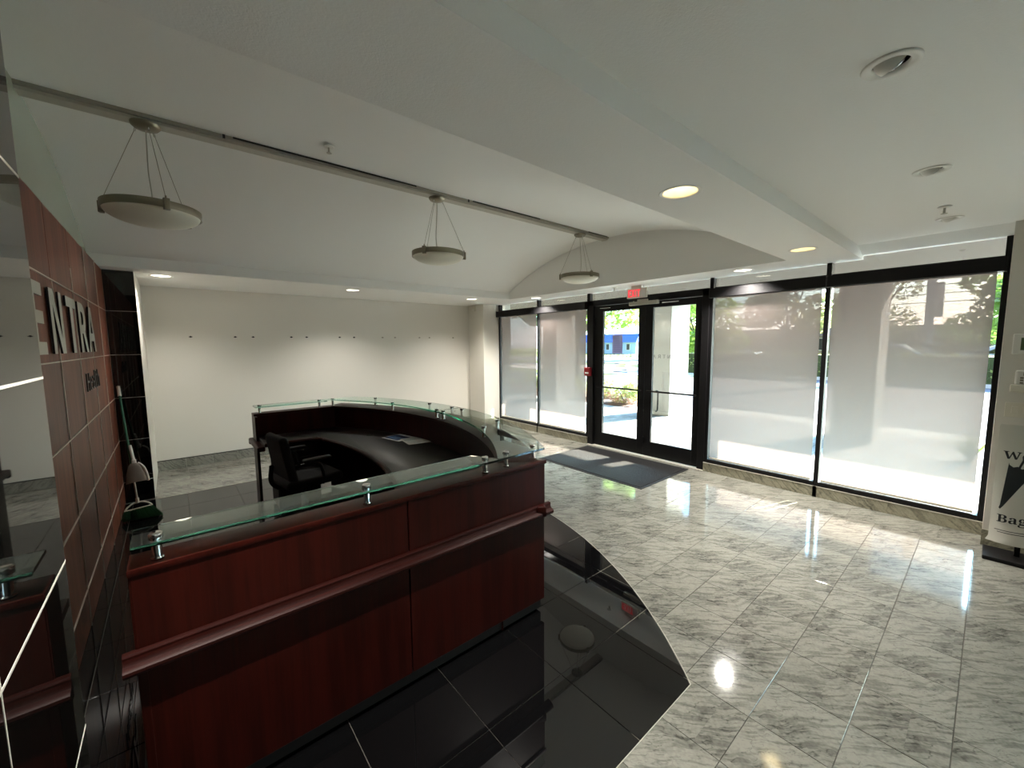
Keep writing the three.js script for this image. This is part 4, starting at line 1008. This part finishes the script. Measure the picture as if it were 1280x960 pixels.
// buildings, pole, wires, cars
{
  const b = thing('blue_roof_house', 'pale blue house with a bright blue roof across the street', 'building', [60, -0.1, -43]);
  const pale = std({ color: '#a9c3dc', roughness: 0.8 }), blue = std({ color: '#2262bd', roughness: 0.6 });
  part('wall', bx(-3, 3, 0, 2.1, -6, 6), pale, b);
  const rs = new THREE.Shape([[-3.6, 1.9], [-3.3, 1.9], [0, 3.4], [3.3, 1.9], [3.6, 1.9], [0, 3.7]].map((p) => new THREE.Vector2(...p)));
  part('roof', [new THREE.ExtrudeGeometry(new THREE.Shape([[-3.6, 1.9], [3.6, 1.9], [2.6, 3.3], [-2.6, 3.3]].map((p) => new THREE.Vector2(...p))), { depth: 12.8, bevelEnabled: false }).translate(0, 0, -6.4)], blue, b);
  for (const z of [-4.6, -2.4, 0.6, 2.6, 4.6]) { const w = part('window', bx(-3.06, -3, 0.6, 1.7, z - 0.35, z + 0.35), M.white, b); part('pane', bx(-3.08, -3.05, 0.68, 1.62, z - 0.28, z + 0.28), M.black, w); }
  part('front_gable', bx(-3.4, -2.9, 0, 2.0, -1.2, -0.2), M.white, b);
  const s = thing('low_shop', 'low brown shop building with a white sign behind the hedge', 'building', [48, -0.1, -6]);
  const brown = std({ color: '#8a7a6a', roughness: 0.9 }), roofm = std({ color: '#7b6f78', roughness: 0.8 });
  part('wall', bx(0, 8, 0, 2.4, -13, 22), brown, s);
  part('roof', bx(-0.8, 8.5, 2.3, 3.05, -13.4, 22.4), roofm, s);
  for (let z = -12; z < 21; z += 3) { const w = part('window', bx(-0.05, 0, 0.9, 2.1, z, z + 1.8), M.white, s); part('pane', bx(-0.07, -0.04, 0.95, 2.05, z + 0.06, z + 1.74), M.black, w); }
  part('sign_board', bx(-0.95, -0.8, 2.15, 2.85, -10.2, -8), M.white, s);
  part('sign_lettering', [0, 1, 2, 3, 4, 5].map((i) => bx(-0.97, -0.95, 2.4, 2.62, -9.95 + i * 0.3, -9.75 + i * 0.3)), std({ color: '#3c55a8' }), s);
  part('vent_box', bx(1, 1.8, 3.05, 3.5, -8.6, -7.8), M.white, s);
  const p = thing('utility_pole', 'grey square utility pole with a white box behind the hedge', 'pole', [27, -0.1, -2.06]);
  part('shaft', bx(-0.15, 0.15, 0, 9, -0.15, 0.15, 0.01), std({ color: '#aab0bd', roughness: 0.8 }), p);
  part('meter_box', bx(-0.2, 0.1, 2.85, 4.4, 0.16, 0.42, 0.02), M.white, p);
  part('cross_arm', bx(-0.06, 0.06, 8.2, 8.35, -1.2, 1.2, 0.01), M.bark, p);
  const wires = [[3.9, -30, 36, 'lowest'], [4.4, -30, 36, 'second'], [4.9, -30, 36, 'third'], [5.6, -30, 36, 'top']];
  for (const [h, z0, z1, w] of wires) solid('power_line', tube([[35, h + 0.1, -40], [35, h, -20], [35, h + 0.05, 0], [35, h + 0.2, 40]], 0.022, 40, 5), M.black, 'dark overhead power line across the sky, ' + w + ' of four', 'power line');
  const gp = thing('street_post', 'small dark street post on the lawn beyond the door', 'post', [20.4, -0.1, -15.6]);
  part('post', cyl(0.05, 1.0, 0, 0, 0, 10), M.black, gp); part('cap', cyl(0.07, 0.12, 0, 0.95, 0, 10, 0.03), M.black, gp);
  // cars
  const car = (x, z, turn, paint, label) => {
    const c = thing('car', label, 'car', [x, -0.05, z], turn);
    const side = new THREE.Shape([[-2.2, 0.35], [-2.25, 0.72], [-2.05, 0.9], [-1.2, 0.98], [-0.62, 1.42], [0.75, 1.46], [1.5, 1.02], [2.15, 0.92], [2.25, 0.6], [2.2, 0.35]].map((q) => new THREE.Vector2(...q)));
    const g = new THREE.ExtrudeGeometry(side, { depth: 1.5, bevelEnabled: true, bevelSize: 0.08, bevelThickness: 0.12, bevelSegments: 3 }); g.translate(0, 0, -0.75);
    part('body', g, phy({ color: paint, roughness: 0.25, metalness: 0.3, clearcoat: 1, clearcoatRoughness: 0.03 }), c);
    const win = new THREE.Shape([[-1.0, 1.0], [-0.58, 1.36], [0.68, 1.4], [1.3, 1.02]].map((q) => new THREE.Vector2(...q)));
    part('side_window', new THREE.ExtrudeGeometry(win, { depth: 1.78, bevelEnabled: false }).translate(0, 0, -0.89), phy({ color: '#16191d', roughness: 0.03 }), c);
    for (const [wx, wz] of [[-1.35, -0.78], [1.35, -0.78], [-1.35, 0.78], [1.35, 0.78]]) {
      const w = new THREE.CylinderGeometry(0.33, 0.33, 0.22, 24); w.rotateX(Math.PI / 2); w.translate(wx, 0.33, wz);
      const wheel = part('wheel', w, M.rubber, c);
      part('hub', new THREE.CylinderGeometry(0.19, 0.19, 0.24, 20).rotateX(Math.PI / 2).translate(wx, 0.33, wz), M.chrome, wheel);
    }
  };
  car(33, -4.1, Math.PI / 2, '#c9ced8', 'silver car with a glinting windscreen parked left of the pole');
  car(33.4, 0.9, Math.PI / 2, '#8d93a3', 'grey car parked to the other side of the pole');
  car(34, -13.6, Math.PI / 2, '#d8dadf', 'white car parked near the shop sign behind the hedge');
}

renderer.render(scene, camera);
